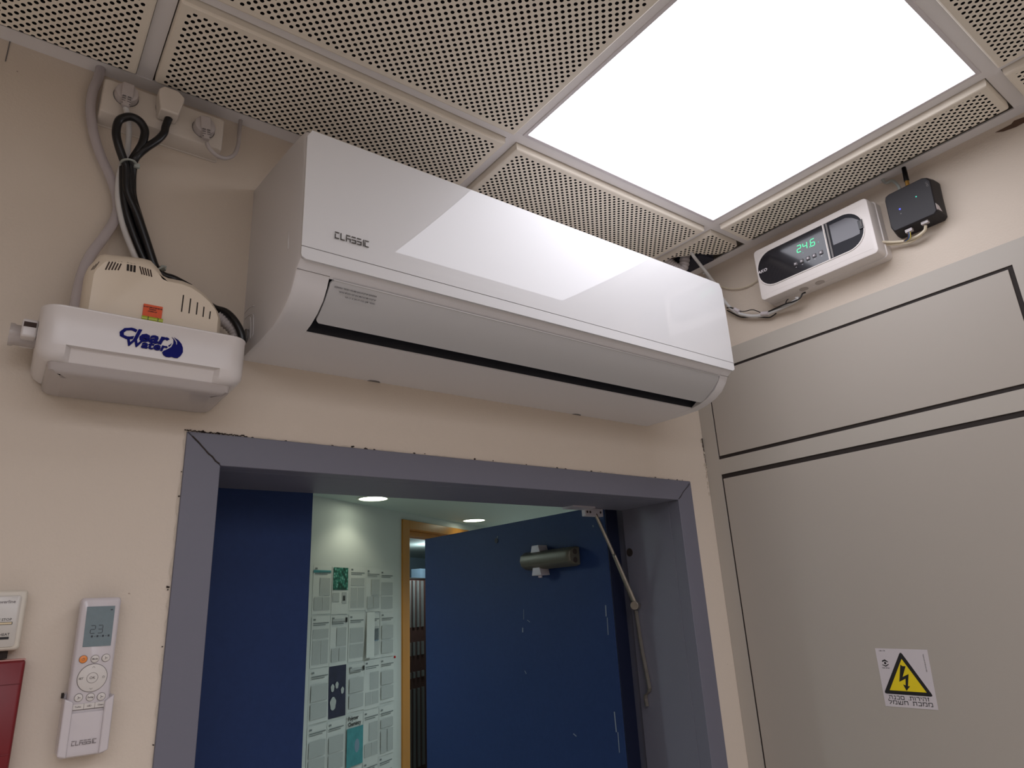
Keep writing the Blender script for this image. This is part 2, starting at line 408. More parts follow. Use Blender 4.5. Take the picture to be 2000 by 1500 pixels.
# rails: mains run along x, cross rails along y
for y in rowy: obj('grid_rail', box(RX0, -WA + 0.002, y - FL, y + FL, H, H + 0.003), M['rail'], ceil)
for i, x in enumerate(colx):
    yy = [-WA + 0.002] + rowy
    for a, c in zip(yy, yy[1:]):
        a2 = a if a == yy[0] else a - FL
        obj('grid_rail', box(x - FL, x + FL, c + FL, a2, H + 0.0002, H + 0.003), M['rail'], ceil)
obj('wall_angle', box(RX0, 0, -WA, 0.001, H - 0.0008, H + 0.0022), M['rail'], ceil)
obj('wall_angle', box(-WA, 0.001, RY0, -WA, H - 0.0008, H + 0.0022), M['rail'], ceil)
# dusty dark inner web where the rails meet the wall
# ---------------- light panels
for n, (i, j) in enumerate(LAMPS):
    x1, y1 = colx[i] - FL, rowy[j] - FL; x0, y0 = x1 - G + 2 * FL, y1 - G + 2 * FL
    r = root('ceiling_light', ((x0 + x1) / 2, (y0 + y1) / 2, H),
             'bright white square light panel set in the ceiling above the air conditioner' if n == 0 else
             'unseen white square light panel behind the camera, %s row back, %s from the cupboard wall' % (('', '', 'first', 'second', 'third', 'fourth', 'fifth', 'sixth')[j], ('first', 'second', 'third', 'fourth', 'fifth', 'sixth', 'seventh')[i]), 'ceiling light', None if n == 0 else 'light panels further back in the room')
    F = Fr(((x0 + x1) / 2, (y0 + y1) / 2, H), (1, 0, 0), (0, -1, 0))    # N = down
    ho = 0.2895; hi = 0.2822
    sq = lambda h: [(-h, -h), (h, -h), (h, h), (-h, h)]
    bm = NB(); ringprism(bm, F, sq(ho), sq(hi), -0.012, 0.0018)
    obj('frame', bm, M['lampframe'], r, bevel=0.0008)
    bm = NB(); v = [bm.verts.new(F.p(a, c, 0.0)) for a, c in sq(hi)]; bm.faces.new(v)
    bmesh.ops.reverse_faces(bm, faces=bm.faces) if False else None
    obj('diffuser', bm, M['lamp'], r)
    bm = NB(); fbox(bm, F, -ho + .001, ho - .001, -ho + .001, ho - .001, -0.05, -0.0125); obj('housing', bm, M['lampframe'], r)

# ---------------- door: steel frame, two leaves
door = root('door_1', (-0.67, 0, 0), kind='structure')
def jag(n, a, b, amp): return [(a + (b - a) * k / n, random.uniform(-amp, amp)) for k in range(n + 1)]
FP = 0.004     # frame face stands this proud of the plaster
# front faces mitred at the corners, then the reveal
bm = NB(); prism(bm, FRONT, [(DL, 0), (IL, 0), (IL, IT), (DL, DT)], -0.03, FP); fbox(bm, FRONT, IL - 0.03, IL, 0, IT + 0.03, -0.19, -0.03)
obj('door_jamb', bm, M['grey'], door, bevel=0.0015)
bm = NB(); prism(bm, FRONT, [(IR, 0), (DR, 0), (DR, DT), (IR, IT)], -0.03, FP); fbox(bm, FRONT, IR, IR + 0.03, 0, IT + 0.03, -0.19, -0.03)
fbox(bm, FRONT, IR + 0.012, IR + 0.03, 0, IT + 0.03, -0.245, -0.19)
obj('door_jamb', bm, M['grey'], door, bevel=0.0015)
bm = NB(); prism(bm, FRONT, [(IL + 0.0006, IT), (IR - 0.0006, IT), (DR - 0.0006, DT), (DL + 0.0006, DT)], -0.03, FP); fbox(bm, FRONT, IL, IR, IT, IT + 0.03, -0.19, -0.03)
obj('door_head', bm, M['grey'], door, bevel=0.0015)
# cracked mitre
for (ax, az, bx, bz) in ((DL + 0.008, DT - 0.006, IL - 0.002, IT + 0.002), (DR - 0.006, DT - 0.006, IR + 0.002, IT + 0.003)):
    pts = []
    for k in range(9):
        t = k / 8; pts.append(Vector((ax + (bx - ax) * t + random.uniform(-.0012, .0012), -FP - 0.0002, az + (bz - az) * t + random.uniform(-.0012, .0012))))
    bm = NB(); tube(bm, pts, 0.0007 if bx > -0.5 else 0.0010, n=5, k=2); obj('mitre_crack', bm, M['crack'], door)
# left leaf (closed)
leafL = root_leaf = None
bm = box(IL + 0.003, -0.9815, 0.193, 0.238, 0.005, 2.012)
lf = obj('door_leaf', bm, M['blue'], door, bevel=0.002); lf['label'] = 'narrow blue leaf, closed'
# right leaf (open outwards)
P0 = Vector((-0.192, 0.2, 0)); LD = Vector((-0.047, 0.859, 0)).normalized()
LEAF = Fr(P0, LD * -1, (0, 0, 1))       # N = U x V
if LEAF.N.dot(CAM - P0) < 0: LEAF = Fr(P0, LD, (0, 0, 1))
sgn = 1 if LEAF.U.dot(LD) > 0 else -1
def lfbox(bm, s0, s1, z0, z1, c0, c1): return fbox(bm, LEAF, *sorted((sgn * s0, sgn * s1)), z0, z1, c0, c1)
bm = NB(); lfbox(bm, 0.0, 0.860, 0.005, 2.009, -0.042, 0.0)
rleaf = obj('door_leaf', bm, M['blue'], door, bevel=0.002); rleaf['label'] = 'wide blue leaf, swung open into the hall'
bm = NB(); lfbox(bm, -0.0035, -0.0005, 0.005, 2.009, -0.046, -0.0015); obj('edge_strip', bm, M['blueedge'], rleaf)
def leafpx(u, v, h=0.0):
    a, z = LEAF.px(u, v, h); return a, z
# scuffs on the open leaf
for (u, v, du, dv, w) in ((1021, 1226, 0, 9, .0035), (1030, 1211, 5, 4, .0012), (1120, 1433, 6, 5, .0025), (1023, 1190, 0, 20, .0008), (1183, 1182, 1, 22, .003),
                          (1186, 1206, 2, 34, .002), (1200, 1390, 4, 40, .003), (1207, 1430, 3, 40, .002), (972, 1047, -1, 12, .0025), (1158, 1026, 1, 3, .003), (1025, 1310, 3, 6, .0015)):
    a = LEAF.px(u, v); c = LEAF.px(u + du, v + dv); bm = NB(); stroke(bm, LEAF, a, c, w, 0.0001, 0.0006); obj('paint_scuff', bm, M['scuff'], rleaf)
c = leafpx(970, 1056); bm = NB(); prism(bm, LEAF, circ(c[0], c[1], 0.008, 12), 0.0001, 0.002); obj('filled_hole', bm, M['blueedge'], rleaf)
# closer body on the open leaf
a0, zb = leafpx(1120, 1098, 0.03); a1, _ = leafpx(1016, 1090, 0.03)
zc = 1.888; hw = 0.026
sA, sB = min(a0, a1), max(a0, a1)
LU = Fr(LEAF.p(0, zc, 0), LEAF.U, LEAF.V)
prof = [(-hw, 0.004), (-hw * 0.9, 0.030), (-hw * 0.55, 0.046), (0, 0.050), (hw * 0.55, 0.046), (hw * 0.9, 0.030), (hw, 0.004)]
def cring(a, k=1.0): return [LU.p(a, y * k, max(0.0, c0 * k)) for y, c0 in prof]
bm = NB(); loft(bm, [cring(sA, .55), cring(sA + 0.02), cring(sB - 0.012), cring(sB, .88)] if sgn < 0 else [cring(sA, .88), cring(sA + 0.012), cring(sB - 0.02), cring(sB, .55)])
cl = obj('door_closer', bm, M['closer'], rleaf, bevel=0.002); cl['label'] = 'worn grey closer body screwed to the leaf'
near = sA if abs(sA) < abs(sB) else sB; dirn = 1 if near == sA else -1
for dz in (-0.011, 0.011):
    bm = NB(); cyl(bm, LU.p(near - dirn * 0.0008, dz, 0.022), LU.p(near + dirn * 0.004, dz, 0.022), 0.0075, 14); obj('screw_hole', bm, M['dark'], rleaf)
mid = near + dirn * 0.145
for dz, s2 in ((hw + 0.004, 1), (-hw - 0.004, -1)):
    bm = NB(); prism(bm, LU, [(mid - 0.020, dz - 0.012), (mid + 0.020, dz - 0.012), (mid + 0.014, dz + 0.010), (mid - 0.014, dz + 0.010)][::1], 0.0, 0.034)
    obj('clamp_plate', bm, M['bracket'], rleaf, bevel=0.0015)
bm = NB(); cyl(bm, LU.p(mid, -hw - 0.022, 0.02), LU.p(mid, -hw - 0.004, 0.02), 0.006, 12); obj('spindle', bm, M['bracket'], rleaf)
# bracket on the frame head with the loose closer arm
brk = root('closer_arm', (-0.245, 0.18, 1.99), 'worn steel closer arm hanging loose from its grey bracket on the door head', 'door closer')
A = at(1137, 989, 'y', 0.188); B = at(1172, 1004, 'y', 0.188)
bm = box(-0.279, -0.2165, 0.178, 0.192, IT - 0.0205, IT - 0.0002); obj('bracket', bm, M['bracket'], brk, bevel=0.0015)
bm = box(-0.345, -0.27, 0.150, 0.19, IT - 0.0045, IT - 0.0002); obj('plate', bm, M['bracket'], brk)
for xx in (-0.262, -0.226, -0.272):
    bm = NB(); cyl(bm, (xx, 0.1775, IT - 0.010), (xx, 0.181, IT - 0.010), 0.0032, 12); obj('screw_hole', bm, M['dark'], brk)
p0 = at(1163, 1004, 'y', 0.182); p1 = at(1199, 1083, 'y', 0.172); p2 = at(1242, 1184, 'x', -0.152)
bm = NB(); tube(bm, [p0, (p0 + p1) / 2, p1], 0.0045, n=10); obj('rod', bm, M['metal'], brk, smooth=True)
bm = NB(); tube(bm, [p1, p1.lerp(p2, 0.35), p1.lerp(p2, 0.7), p2], lambda t: 0.0058 + 0.003 * t, n=10, flat=0.7); obj('sleeve', bm, M['metal'], brk, smooth=True)
bm = NB(); cyl(bm, p2 + Vector((-0.012, -0.006, 0.002)), p2 + Vector((0.010, 0.006, 0.002)), 0.0105, 14); obj('knuckle', bm, M['metal'], brk, bevel=0.001)
q = [at(1240, 1192, 'x', -0.146), at(1252, 1270, 'x', -0.146), at(1267, 1345, 'x', -0.146), at(1266, 1352, 'x', -0.146), at(1259, 1358, 'x', -0.146), at(1259, 1364, 'x', -0.146), at(1262, 1380, 'x', -0.146)]
bm = NB()
for a, c in zip(q, q[1:]):
    d = Vector((0.018, 0, 0))
    v = [bm.verts.new(p) for p in (a, c, c + Vector((.009, -.001, 0)), a + Vector((.009, -.001, 0)), a + Vector((0, .003, 0)), c + Vector((0, .003, 0)), c + Vector((.009, .003, 0)), a + Vector((.009, .003, 0)))]
    for f in ((0, 1, 2, 3), (7, 6, 5, 4), (0, 4, 5, 1), (2, 6, 7, 3), (1, 5, 6, 2), (0, 3, 7, 4)): bm.faces.new([v[i] for i in f])
obj('flat_arm', bm, M['metal'], brk)
bm = NB(); cyl(bm, (IR - 0.001, 0.176, 1.886), (IR + 0.0005, 0.176, 1.886), 0.0105, 16); obj('cable_hole', bm, M['dark'], door)

# ragged paint edge around the door frame, crack beside the cupboard
tr = NB()
def ragged(bm, P, Q, n, w, amp, lift):
    P = Vector(P); Q = Vector(Q); d = (Q - P).normalized(); nn = Vector((-d.y, d.x)); top = []; bot = []
    for k in range(n + 1):
        p = P + (Q - P) * k / n; bot.append(p - nn * 0.0008); top.append(p + nn * max(0.0003, w + random.uniform(-amp, amp)))
    for k in range(n):
        v = [bm.verts.new(FRONT.p(x.x, x.y, lift)) for x in (bot[k], bot[k + 1], top[k + 1], top[k])]; bm.faces.new(v)
e1 = NB(); ragged(e1, (DL, 0.9), (DL, DT), 150, 0.0022, 0.0022, 0.0006); ragged(e1, (DL, DT), (DR, DT), 160, 0.0016, 0.0018, 0.0006)
struct('trim_1', e1, M['plaster'])
e2 = NB()
for k in range(46):
    t = random.random(); s = random.uniform(0.0006, 0.0022)
    if random.random() < 0.5: px_, pz_ = DL - random.uniform(0.0002, 0.004), 1.2 + (DT - 1.2) * t
    else: px_, pz_ = DL + (DR - DL) * t ** 1.5, DT + random.uniform(0.0002, 0.003)
    prism(e2, FRONT, [(px_ + s * 1.6 * math.cos(a) * random.uniform(.5, 1.3), pz_ + s * math.sin(a) * random.uniform(.5, 1.3)) for a in [q_ * math.pi / 3 for q_ in range(6)]], 0.0004, 0.0012)
for k in range(40):
    t = k / 39; px_, pz_ = DL + 0.09 * t - 0.002, DT + 0.0015 + random.uniform(-.001, .0012)
    prism(e2, FRONT, [(px_ + 0.0018 * math.cos(a), pz_ + 0.0012 * math.sin(a) * random.uniform(.3, 1.4)) for a in [q_ * math.pi / 3 for q_ in range(6)]], 0.0004, 0.0012)
struct('trim_2', e2, M['crack'])
e3 = NB(); pts = []
for k in range(30):
    z = 2.165 - 0.13 * k / 29; w = (0.0065 * (1 - k / 29) ** 0.8 + 0.0008) * random.uniform(0.7, 1.25); pts.append((z, w))
for (z, w), (z2, w2) in zip(pts, pts[1:]):
    v = [e3.verts.new(FRONT.p(a, c, 0.0007)) for a, c in ((-w, z), (-0.0002, z), (-0.0002, z2), (-w2, z2))]; e3.faces.new(v)
struct('trim_3', e3, M['crack'])
e4 = NB()
for k in range(14):
    z = 2.16 - 0.16 * random.random(); a = -random.uniform(0.003, 0.011)
    prism(e4, FRONT, [(a + random.uniform(.0005, .003) * math.cos(t), z + random.uniform(.001, .006) * math.sin(t)) for t in [q_ * math.pi / 3 for q_ in range(6)]], 0.0003, random.uniform(0.001, 0.003))
struct('trim_4', e4, M['plaster'])
# peeled brown patch on the cupboard wall, under the ceiling angle
e5 = NB(); P5 = [RIGHT.px(u, v) for u, v in ((1944, 259), (1975, 243), (1981, 236), (2000, 229), (2030, 214), (2045, 222), (2030, 236), (2000, 240), (1985, 248), (1960, 257))]
prism(e5, RIGHT, P5, 0.0003, 0.0009); struct('trim_5', e5, mat('peeled_brown_patch', (92, 70, 56), 0.9, var=0.3, vscale=60))
e6 = NB(); prism(e6, FRONT, [(-1.560, 2.585), (-1.5585, 2.585), (-1.5585, H), (-1.560, H)], 0.0002, 0.0008)
struct('trim_6', e6, M['seam'])

# ================================================================ CUPBOARD (recessed electrical cupboard, right wall)
cup = root('wall_cupboard', (0, -0.75, 0), 'grey-beige built-in electrical cupboard with flush doors on the right wall', 'cupboard')
CT = 2.3808; YE = 2.05
dz0, dz1 = 2.0998, 2.3349; dy0, dy1 = 0.042, 0.7527; lt = 2.061; ly1 = 1.30
FH = 0.0025
bm = NB()
fbox(bm, RIGHT, 0.0006, dy0, 0, CT, 0.0, FH); fbox(bm, RIGHT, dy0, YE, dz1, CT, 0.0, FH); fbox(bm, RIGHT, dy0, ly1, lt, dz0, 0.0, FH)
fbox(bm, RIGHT, dy1, YE, dz0, dz1, 0.0, FH); fbox(bm, RIGHT, ly1, YE, 0, dz0, 0.0, FH)
bmesh.ops.remove_doubles(bm, verts=bm.verts, dist=1e-6)
obj('frame', bm, M['cupframe'], cup)
bm = NB(); fbox(bm, RIGHT, dy0, dy1, dz0, dz1, 0.0001, 0.0004); fbox(bm, RIGHT, dy0, ly1, 0, lt, 0.0001, 0.0004); obj('door_gap', bm, M['dark'], cup)
bm = NB(); fbox(bm, RIGHT, dy0 + 0.0035, dy1 - 0.0085, dz0 + 0.0085, dz1 - 0.0065, 0.0004, FH); d1 = obj('door', bm, M['cup'], cup, bevel=0.0008, label='shallow upper door')
bm = NB(); fbox(bm, RIGHT, dy0 + 0.0042, ly1 - 0.008, 0.02, lt - 0.0115, 0.0004, FH); d2 = obj('door', bm, M['cup'], cup, bevel=0.0008, label='tall lower door')

# warning sticker
st = root('warning_sticker', at(1770, 1327, 'x', -0.0025), 'white sticker with yellow electric shock warning triangle on the cupboard door', 'sticker')
F = Fr((-FH, 0, 0), (0, -1, 0), (0, 0, 1))
sp = lambda u, v: F.px(u, v, 0.0)
cs = [sp(1730, 1379), sp(1833, 1387), sp(1811, 1269), sp(1709, 1266)]
bm = NB(); prism(bm, F, cs, 0.0001, 0.0004); obj('backing', bm, M['sticker'], st)
k = 1 / 9.378
ps = lambda x, y: sp(1680 + x * k, 1240 + y * k)
def tri_round(P, r, n=4):
    out = []; P = [Vector(p) for p in P]; m_ = len(P)
    for i in range(m_):
        a, b_, c = P[i - 1], P[i], P[(i + 1) % m_]; d1_ = (a - b_).normalized(); d2_ = (c - b_).normalized(); s_, e_ = b_ + d1_ * r, b_ + d2_ * r
        for q_ in range(n + 1):
            t = q_ / n; out.append(tuple(s_.lerp(b_, t).lerp(b_.lerp(e_, t), t)))
    return out
bm = NB(); prism(bm, F, tri_round([ps(735, 300), ps(1350, 1135), ps(440, 1070)], 0.006), 0.0004, 0.0006); obj('triangle_border', bm, M['ink'], st)
bm = NB(); prism(bm, F, [ps(760, 440), ps(1222, 1058), ps(545, 1012)], 0.0006, 0.0008); obj('triangle_field', bm, M['yellow'], st)
bolt = [(740, 545), (775, 570), (835, 575), (780, 770), (890, 718), (880, 940), (918, 938), (855, 1025), (790, 905), (838, 925), (836, 800), (722, 858)]
bm = NB(); prism(bm, F, [ps(*p) for p in bolt], 0.0008, 0.001); obj('lightning_bolt', bm, M['ink'], st)
bm = NB()
prism(bm, F, [ps(*p) for p in ((402, 470), (450, 448), (512, 490), (512, 502), (450, 478), (404, 496))], .0004, .0006)
prism(bm, F, [ps(*p) for p in ((410, 538), (470, 562), (522, 528), (524, 545), (474, 582), (410, 550))], .0004, .0006)
c = ps(460, 516); prism(bm, F, circ(c[0], c[1], 0.0022, 14), .0004, .0006); obj('emblem', bm, M['ink'], st)
ctr = ps(455, 605); text('small_print', 'למשח תרבח', F, ctr[0] + 0.002, ctr[1], 0.0028, M['ink'], st, c=.0004, h=.0002, align='CENTER')
ctr = ps(400, 290); text('small_print', 'ן"כת . ס"ת', F, ctr[0], ctr[1], 0.0028, M['ink'], st, c=.0004, h=.0002, align='CENTER')
a_ = ps(1140, 330); b_ = ps(1225, 700); text('small_print', 'למשחה קוח יפל תורהזא טלש', F, (a_[0] + b_[0]) / 2 + .0005, (a_[1] + b_[1]) / 2, 0.0026, M['ink'], st, c=.0004, h=.0002, align='CENTER', rot=-math.pi / 2)
HEB = {'zayin': (.42, [((.05, .92), (.42, .92)), ((.22, .92), (.22, 0))]), 'he': (.8, [((0, .92), (.8, .92)), ((.74, .92), (.74, 0)), ((.10, .58), (.10, 0))]),
       'yod': (.2, [((.02, .92), (.2, .92)), ((.14, .92), (.14, .5))]), 'resh': (.7, [((0, .92), (.7, .92)), ((.63, .92), (.63, 0))]),
       'vav': (.2, [((.02, .92), (.2, .92)), ((.14, .92), (.14, 0))]), 'tav': (.85, [((.06, .92), (.85, .92)), ((.78, .92), (.78, 0)), ((.2, .92), (.2, .06)), ((0, .06), (.26, .06))]),
       'dot': (.1, [((0, .05), (.14, .05))]), 'sp': (.45, []),
       'samekh': (.8, [((0, .92), (.8, .92)), ((.07, .92), (.07, .06)), ((.74, .92), (.74, .06)), ((.06, .06), (.75, .06))]),
       'kaf': (.7, [((0, .92), (.7, .92)), ((.64, .92), (.64, .06)), ((0, .06), (.7, .06))]), 'nun': (.5, [((.12, .92), (.5, .92)), ((.43, .92), (.43, .06)), ((0, .06), (.5, .06))]),
       'mem': (.85, [((.0, .98), (.14, .62)), ((.14, .92), (.8, .92)), ((.78, .92), (.78, .06)), ((.42, .06), (.85, .06)), ((.14, .80), (.06, 0))]),
       'het': (.8, [((0, .92), (.8, .92)), ((.74, .92), (.74, 0)), ((.09, .92), (.09, 0))]), 'shin': (1.0, [((.05, .98), (.12, .06)), ((.5, .98), (.48, .35)), ((.48, .40), (.10, .25)), ((.95, .98), (.90, .06)), ((.05, .06), (.92, .06))]),
       'lamed': (.65, [((.08, 1.35), (.08, .88)), ((.03, .88), (.65, .88)), ((.6, .92), (.55, .45)), ((.57, .5), (.18, 0))])}
def hebrew(words, x0, x1, y0, y1, t):
    """letters given from left to right, fitted between x0..x1, height y0..y1"""
    gap = .22; tot = sum(HEB[w_][0] for w_ in words) + gap * (len(words) - 1); k_ = (x1 - x0) / tot; h_ = y1 - y0; x = x0; bm = NB()
    for w_ in words:
        for p_, q_ in HEB[w_][1]:
            stroke(bm, F, (x + p_[0] * k_, y0 + p_[1] * h_), (x + q_[0] * k_, y0 + q_[1] * h_), t, .0004, .0006)
        x += (HEB[w_][0] + gap) * k_
    return obj('lettering', bm, M['ink'], st)
a_, c_ = ps(540, 1172), ps(1280, 1230); yb_ = (a_[1] + c_[1]) / 2 + .0004
hebrew(['he', 'nun', 'kaf', 'samekh', 'sp', 'dot', 'tav', 'vav', 'resh', 'yod', 'he', 'zayin'], a_[0], c_[0], yb_, yb_ + .0066, .00115)
a_, c_ = ps(535, 1262), ps(1345, 1328); yb_ = (a_[1] + c_[1]) / 2 + .0004
hebrew(['lamed', 'mem', 'shin', 'het', 'sp', 'tav', 'kaf', 'mem', 'mem'], a_[0], c_[0], yb_, yb_ + .0068, .00115)

# ================================================================ AIR CONDITIONER
XL, XR = -1.187, -0.2095
ac = root('air_conditioner', (-0.70, 0, 2.34), 'white glossy wall air conditioner mounted above the doorway', 'air conditioner')
profA = [(0, 2.499), (-.07, 2.489), (-.14, 2.4775), (-.19, 2.4695), (-.23, 2.4615), (-.250, 2.456), (-.258, 2.450), (-.2618, 2.443), (-.2620, 2.300), (-.2620, 2.2450), (-.2600, 2.2385),
         (-.2465, 2.2285), (-.2385, 2.214), (-.226, 2.199), (-.206, 2.1868), (-.182, 2.1785), (-.155, 2.1738), (-.10, 2.172), (0, 2.1735)]
profB = list(profA)
for i_, p_ in zip(range(12, 17), ((-.2440, 2.2268), (-.2375, 2.245), (-.200, 2.262), (-.168, 2.235), (-.158, 2.1742))): profB[i_] = p_
LX0, LX1 = -1.1385, -0.2405
rings = []
def prof_at(x, P, sh=0.0):
    cy_, cz_ = -0.13, 2.33
    return [Vector((x, y + (cy_ - y) * sh if y < -0.001 else 0.0, z + (cz_ - z) * sh)) for y, z in P]
rings.append(prof_at(XL, profA, 0.035)); rings.append(prof_at(XL + 0.0015, profA, 0.014)); rings.append(prof_at(XL + 0.005, profA, 0.002)); rings.append(prof_at(XL + 0.009, profA))
rings.append(prof_at(LX0, profA)); rings.append(prof_at(LX0 + 1e-5, profB)); rings.append(prof_at(LX1, profB)); rings.append(prof_at(LX1 + 1e-5, profA))
rings.append(prof_at(XR - 0.009, profA)); rings.append(prof_at(XR - 0.005, profA, 0.002)); rings.append(prof_at(XR - 0.0015, profA, 0.014)); rings.append(prof_at(XR, profA, 0.035))
bm = NB(); loft(bm, rings); obj('housing', bm, M['white'], ac, smooth=True, auto=32)
# dark air outlet lining
bm = NB(); P_ = [(-.2425, 2.2285), (-.2362, 2.2435), (-.200, 2.2600), (-.1695, 2.2340), (-.1600, 2.1765)]
vv = [[bm.verts.new((x, y, z)) for y, z in P_] for x in (LX0 + .001, LX1 - .001)]
for i_ in range(4): bm.faces.new((vv[0][i_], vv[0][i_ + 1], vv[1][i_ + 1], vv[1][i_]))
bm.faces.new(vv[0]); bm.faces.new(vv[1][::-1]); obj('air_outlet', bm, M['outlet'], ac)
# louver
OV = [(-.2468, 2.2248), (-.2400, 2.2160), (-.2260, 2.2020), (-.2070, 2.1890), (-.1900, 2.1795)]
def vring(x, sh): return [Vector((x, y, z)) for y, z in OV] + [Vector((x, y + .0028, z + .0030)) for y, z in OV[::-1]]
lx = [(LX0 + .0030, 0.006), (LX0 + .0045, 0.003), (LX0 + .008, 0), (LX1 - .008, 0), (LX1 - .0045, .003), (LX1 - .0030, .006)]
def trimring(x, s):
    o_ = [Vector((x, y, z)) for y, z in OV]
    o_[0] = o_[0].lerp(o_[1], s / .011); o_[-1] = o_[-1].lerp(o_[-2], s / .02)
    return o_ + [p + Vector((0, .0028, .0030)) for p in o_[::-1]]
bm = NB(); loft(bm, [trimring(x, s) for x, s in lx]); lv = obj('louver', bm, M['vane'], ac, smooth=True, auto=30)
bm = NB(); tube(bm, [(LX0 + .006, -.2472, 2.2254), (LX1 - .006, -.2472, 2.2254)], .0011, n=8, straight=True); obj('louver_edge_glint', bm, M['gloss'], lv, smooth=True)  # glossy white bead stands in for the glint along the louver's top edge
# glossy front panel with a slight barrel curve, and the strip below it
def plate(z0, z1, bulge, rt, rb, y0, name, m, nx=48, nz=14):
    bm = NB(); x0, x1 = XL, XR; gr = []
    for j in range(nz + 1):
        z = z0 + (z1 - z0) * j / nz; row = []
        dzt, dzb = z1 - z, z - z0; ins = 0
        if rt and dzt < rt: ins = rt - math.sqrt(max(0, rt * rt - (rt - dzt) ** 2))
        if rb and dzb < rb: ins = max(ins, rb - math.sqrt(max(0, rb * rb - (rb - dzb) ** 2)))
        for i in range(nx + 1):
            s = i / nx; x = x0 + ins + (x1 - x0 - 2 * ins) * s
            t = (z - 2.24) / 0.21; y = y0 - bulge * (1 - (2 * s - 1) ** 2) - bulge * 0.9 * (1 - (2 * t - 1) ** 2)
            row.append(bm.verts.new((x, y, z)))
        gr.append(row)
    for j in range(nz):
        for i in range(nx): bm.faces.new((gr[j][i], gr[j][i + 1], gr[j + 1][i + 1], gr[j + 1][i]))
    edge = gr[0] + [r_[-1] for r_ in gr[1:]] + gr[-1][-2::-1] + [r_[0] for r_ in gr[-2:0:-1]]
    back = [bm.verts.new((v.co.x, -0.2612, v.co.z)) for v in edge]; n = len(edge)
    for i in range(n): bm.faces.new((edge[i], back[i], back[(i + 1) % n], edge[(i + 1) % n]))
    return obj(name, bm, m, ac, smooth=True, auto=35)
plate(2.2568, 2.4500, 0.0012, 0.007, 0, -0.2642, 'front_panel', M['gloss'])
plate(2.2375, 2.2556, 0.0012, 0, 0.007, -0.2642, 'lower_strip', M['gloss'], nz=6)
bm = box(XL + .001, XR - .001, -.2645, -.260, 2.2552, 2.2572); obj('seam', bm, M['seam'], ac)
# seam between cover and chassis on the under-lip
for xs in ((XL + .001, LX0), (LX1, XR - .001)):
    bm = NB(); tube(bm, [(xs[0], -.2470, 2.2289), (xs[1], -.2470, 2.2289)], 0.0005, n=5, straight=True); obj('seam', bm, M['seam'], ac)
for u, z in ((-0.95, 2.1735), (-0.45, 2.1735)):      # dark release notches at the wall edge
    bm = NB(); prism(bm, Fr((0, 0, z - 0.0006), (1, 0, 0), (0, 1, 0)), [(u - .013, -.0005), (u - .009, -.006), (u, -.008), (u + .009, -.006), (u + .013, -.0005)], -0.0002, 0.0004)
    obj('release_notch', bm, M['seam'], ac)
# moulded chevron on the left side
SF = Fr((XL + .0015, 0, 0), (0, -1, 0), (0, 0, 1))
for pl in ([(300, 310), (225, 345), (150, 430)], [(150, 530), (200, 480), (250, 452), (290, 470), (292, 620), (285, 760), (270, 810)], [(240, 500), (250, 640), (243, 840)]):
    pts = [at(460 + x / 8.333, 560 + y / 8.333, 'x', XL - 0.0003) for x, y in pl]; bm = NB(); tube(bm, pts, 0.0007, n=6); obj('moulded_rib', bm, M['white'], ac, smooth=True)
bm = NB(); tube(bm, [at(564, 453, 'x', XL), at(563, 486, 'x', XL)], 0.0012, n=6, straight=True); obj('side_catch', bm, M['white'], ac, smooth=True)
# CLASSIC in broken strokes
def classic(F, a, b, w, h, m, parent, t, c):
    """7 letters over width w, height h"""
    adv = w / 6.40; lw = adv * 0.70; bm = NB(); x = a
    g = t * 0.9
    def seg(p, q): stroke(bm, F, p, q, t, c, c + 0.0006)
    for ch in 'CLASSIC':
        L_, R_ = x, x + lw; B_, T_ = b, b + h; Mi = b + h * 0.5
        if ch == 'C': seg((L_ - t / 2, T_), (R_, T_)); seg((L_, T_ - g - t), (L_, B_ - t / 2)); seg((L_, B_), (R_, B_))
        elif ch == 'L': seg((L_, T_ + t / 2), (L_, B_ - t / 2)); seg((L_, B_), (R_, B_))
        elif ch == 'A': seg((L_ - t / 2, T_), (R_, T_)); seg((L_, T_ - g * 1.6), (L_, B_ - t / 2)); seg((L_ + g, Mi - t * .2), (R_ + t / 2, Mi - t * .2)); seg((R_, Mi - t * .2), (R_, B_ - t / 2))
        elif ch == 'S': seg((L_ - t / 2, T_), (R_, T_)); seg((L_ - t / 2, Mi), (R_ + t / 2, Mi)); seg((R_, Mi), (R_, B_)); seg((L_ - t / 2, B_), (R_ + t / 2, B_))
        elif ch == 'I': seg((L_ + t, T_ + t / 2), (L_ + t, B_ - t / 2))
        x += adv if ch != 'I' else adv * 0.45
    return obj('brand_lettering', bm, m, parent)
FA = Fr((0, -0.2665, 0), (1, 0, 0), (0, 0, 1))
a0_ = FA.px(656, 466); a1_ = FA.px(722, 472)
classic(FA, FA.px(655, 460)[0], 2.2818, FA.px(723, 476)[0] - FA.px(655, 460)[0], 0.0092, M['silver'], ac, 0.0014, -0.0003)
# Hebrew notice printed on the louver
pt0 = at(688, 568, 'y', -.238)
LF = Fr((pt0.x, -.2395, 2.2128), (1, 0, 0), (0, -.50, .866))
for k_, s_ in enumerate(('םיקפסומה רישכמה ינולע תא ןויעב אורקל שי הקיטסלפה', 'רישכמה תלעפה ינפל ןויעב תוארוהה תא אורקל שי', 'רטמ 2.3 -מ ךומנ אל הבוגב ןקתוי רישכמה')):
    text('printed_notice', s_, LF, 0.037, 0.0055 - k_ * 0.0056, 0.0036, M['ink'], lv, c=0.0006, h=.0002, align='RIGHT', sx=0.8)
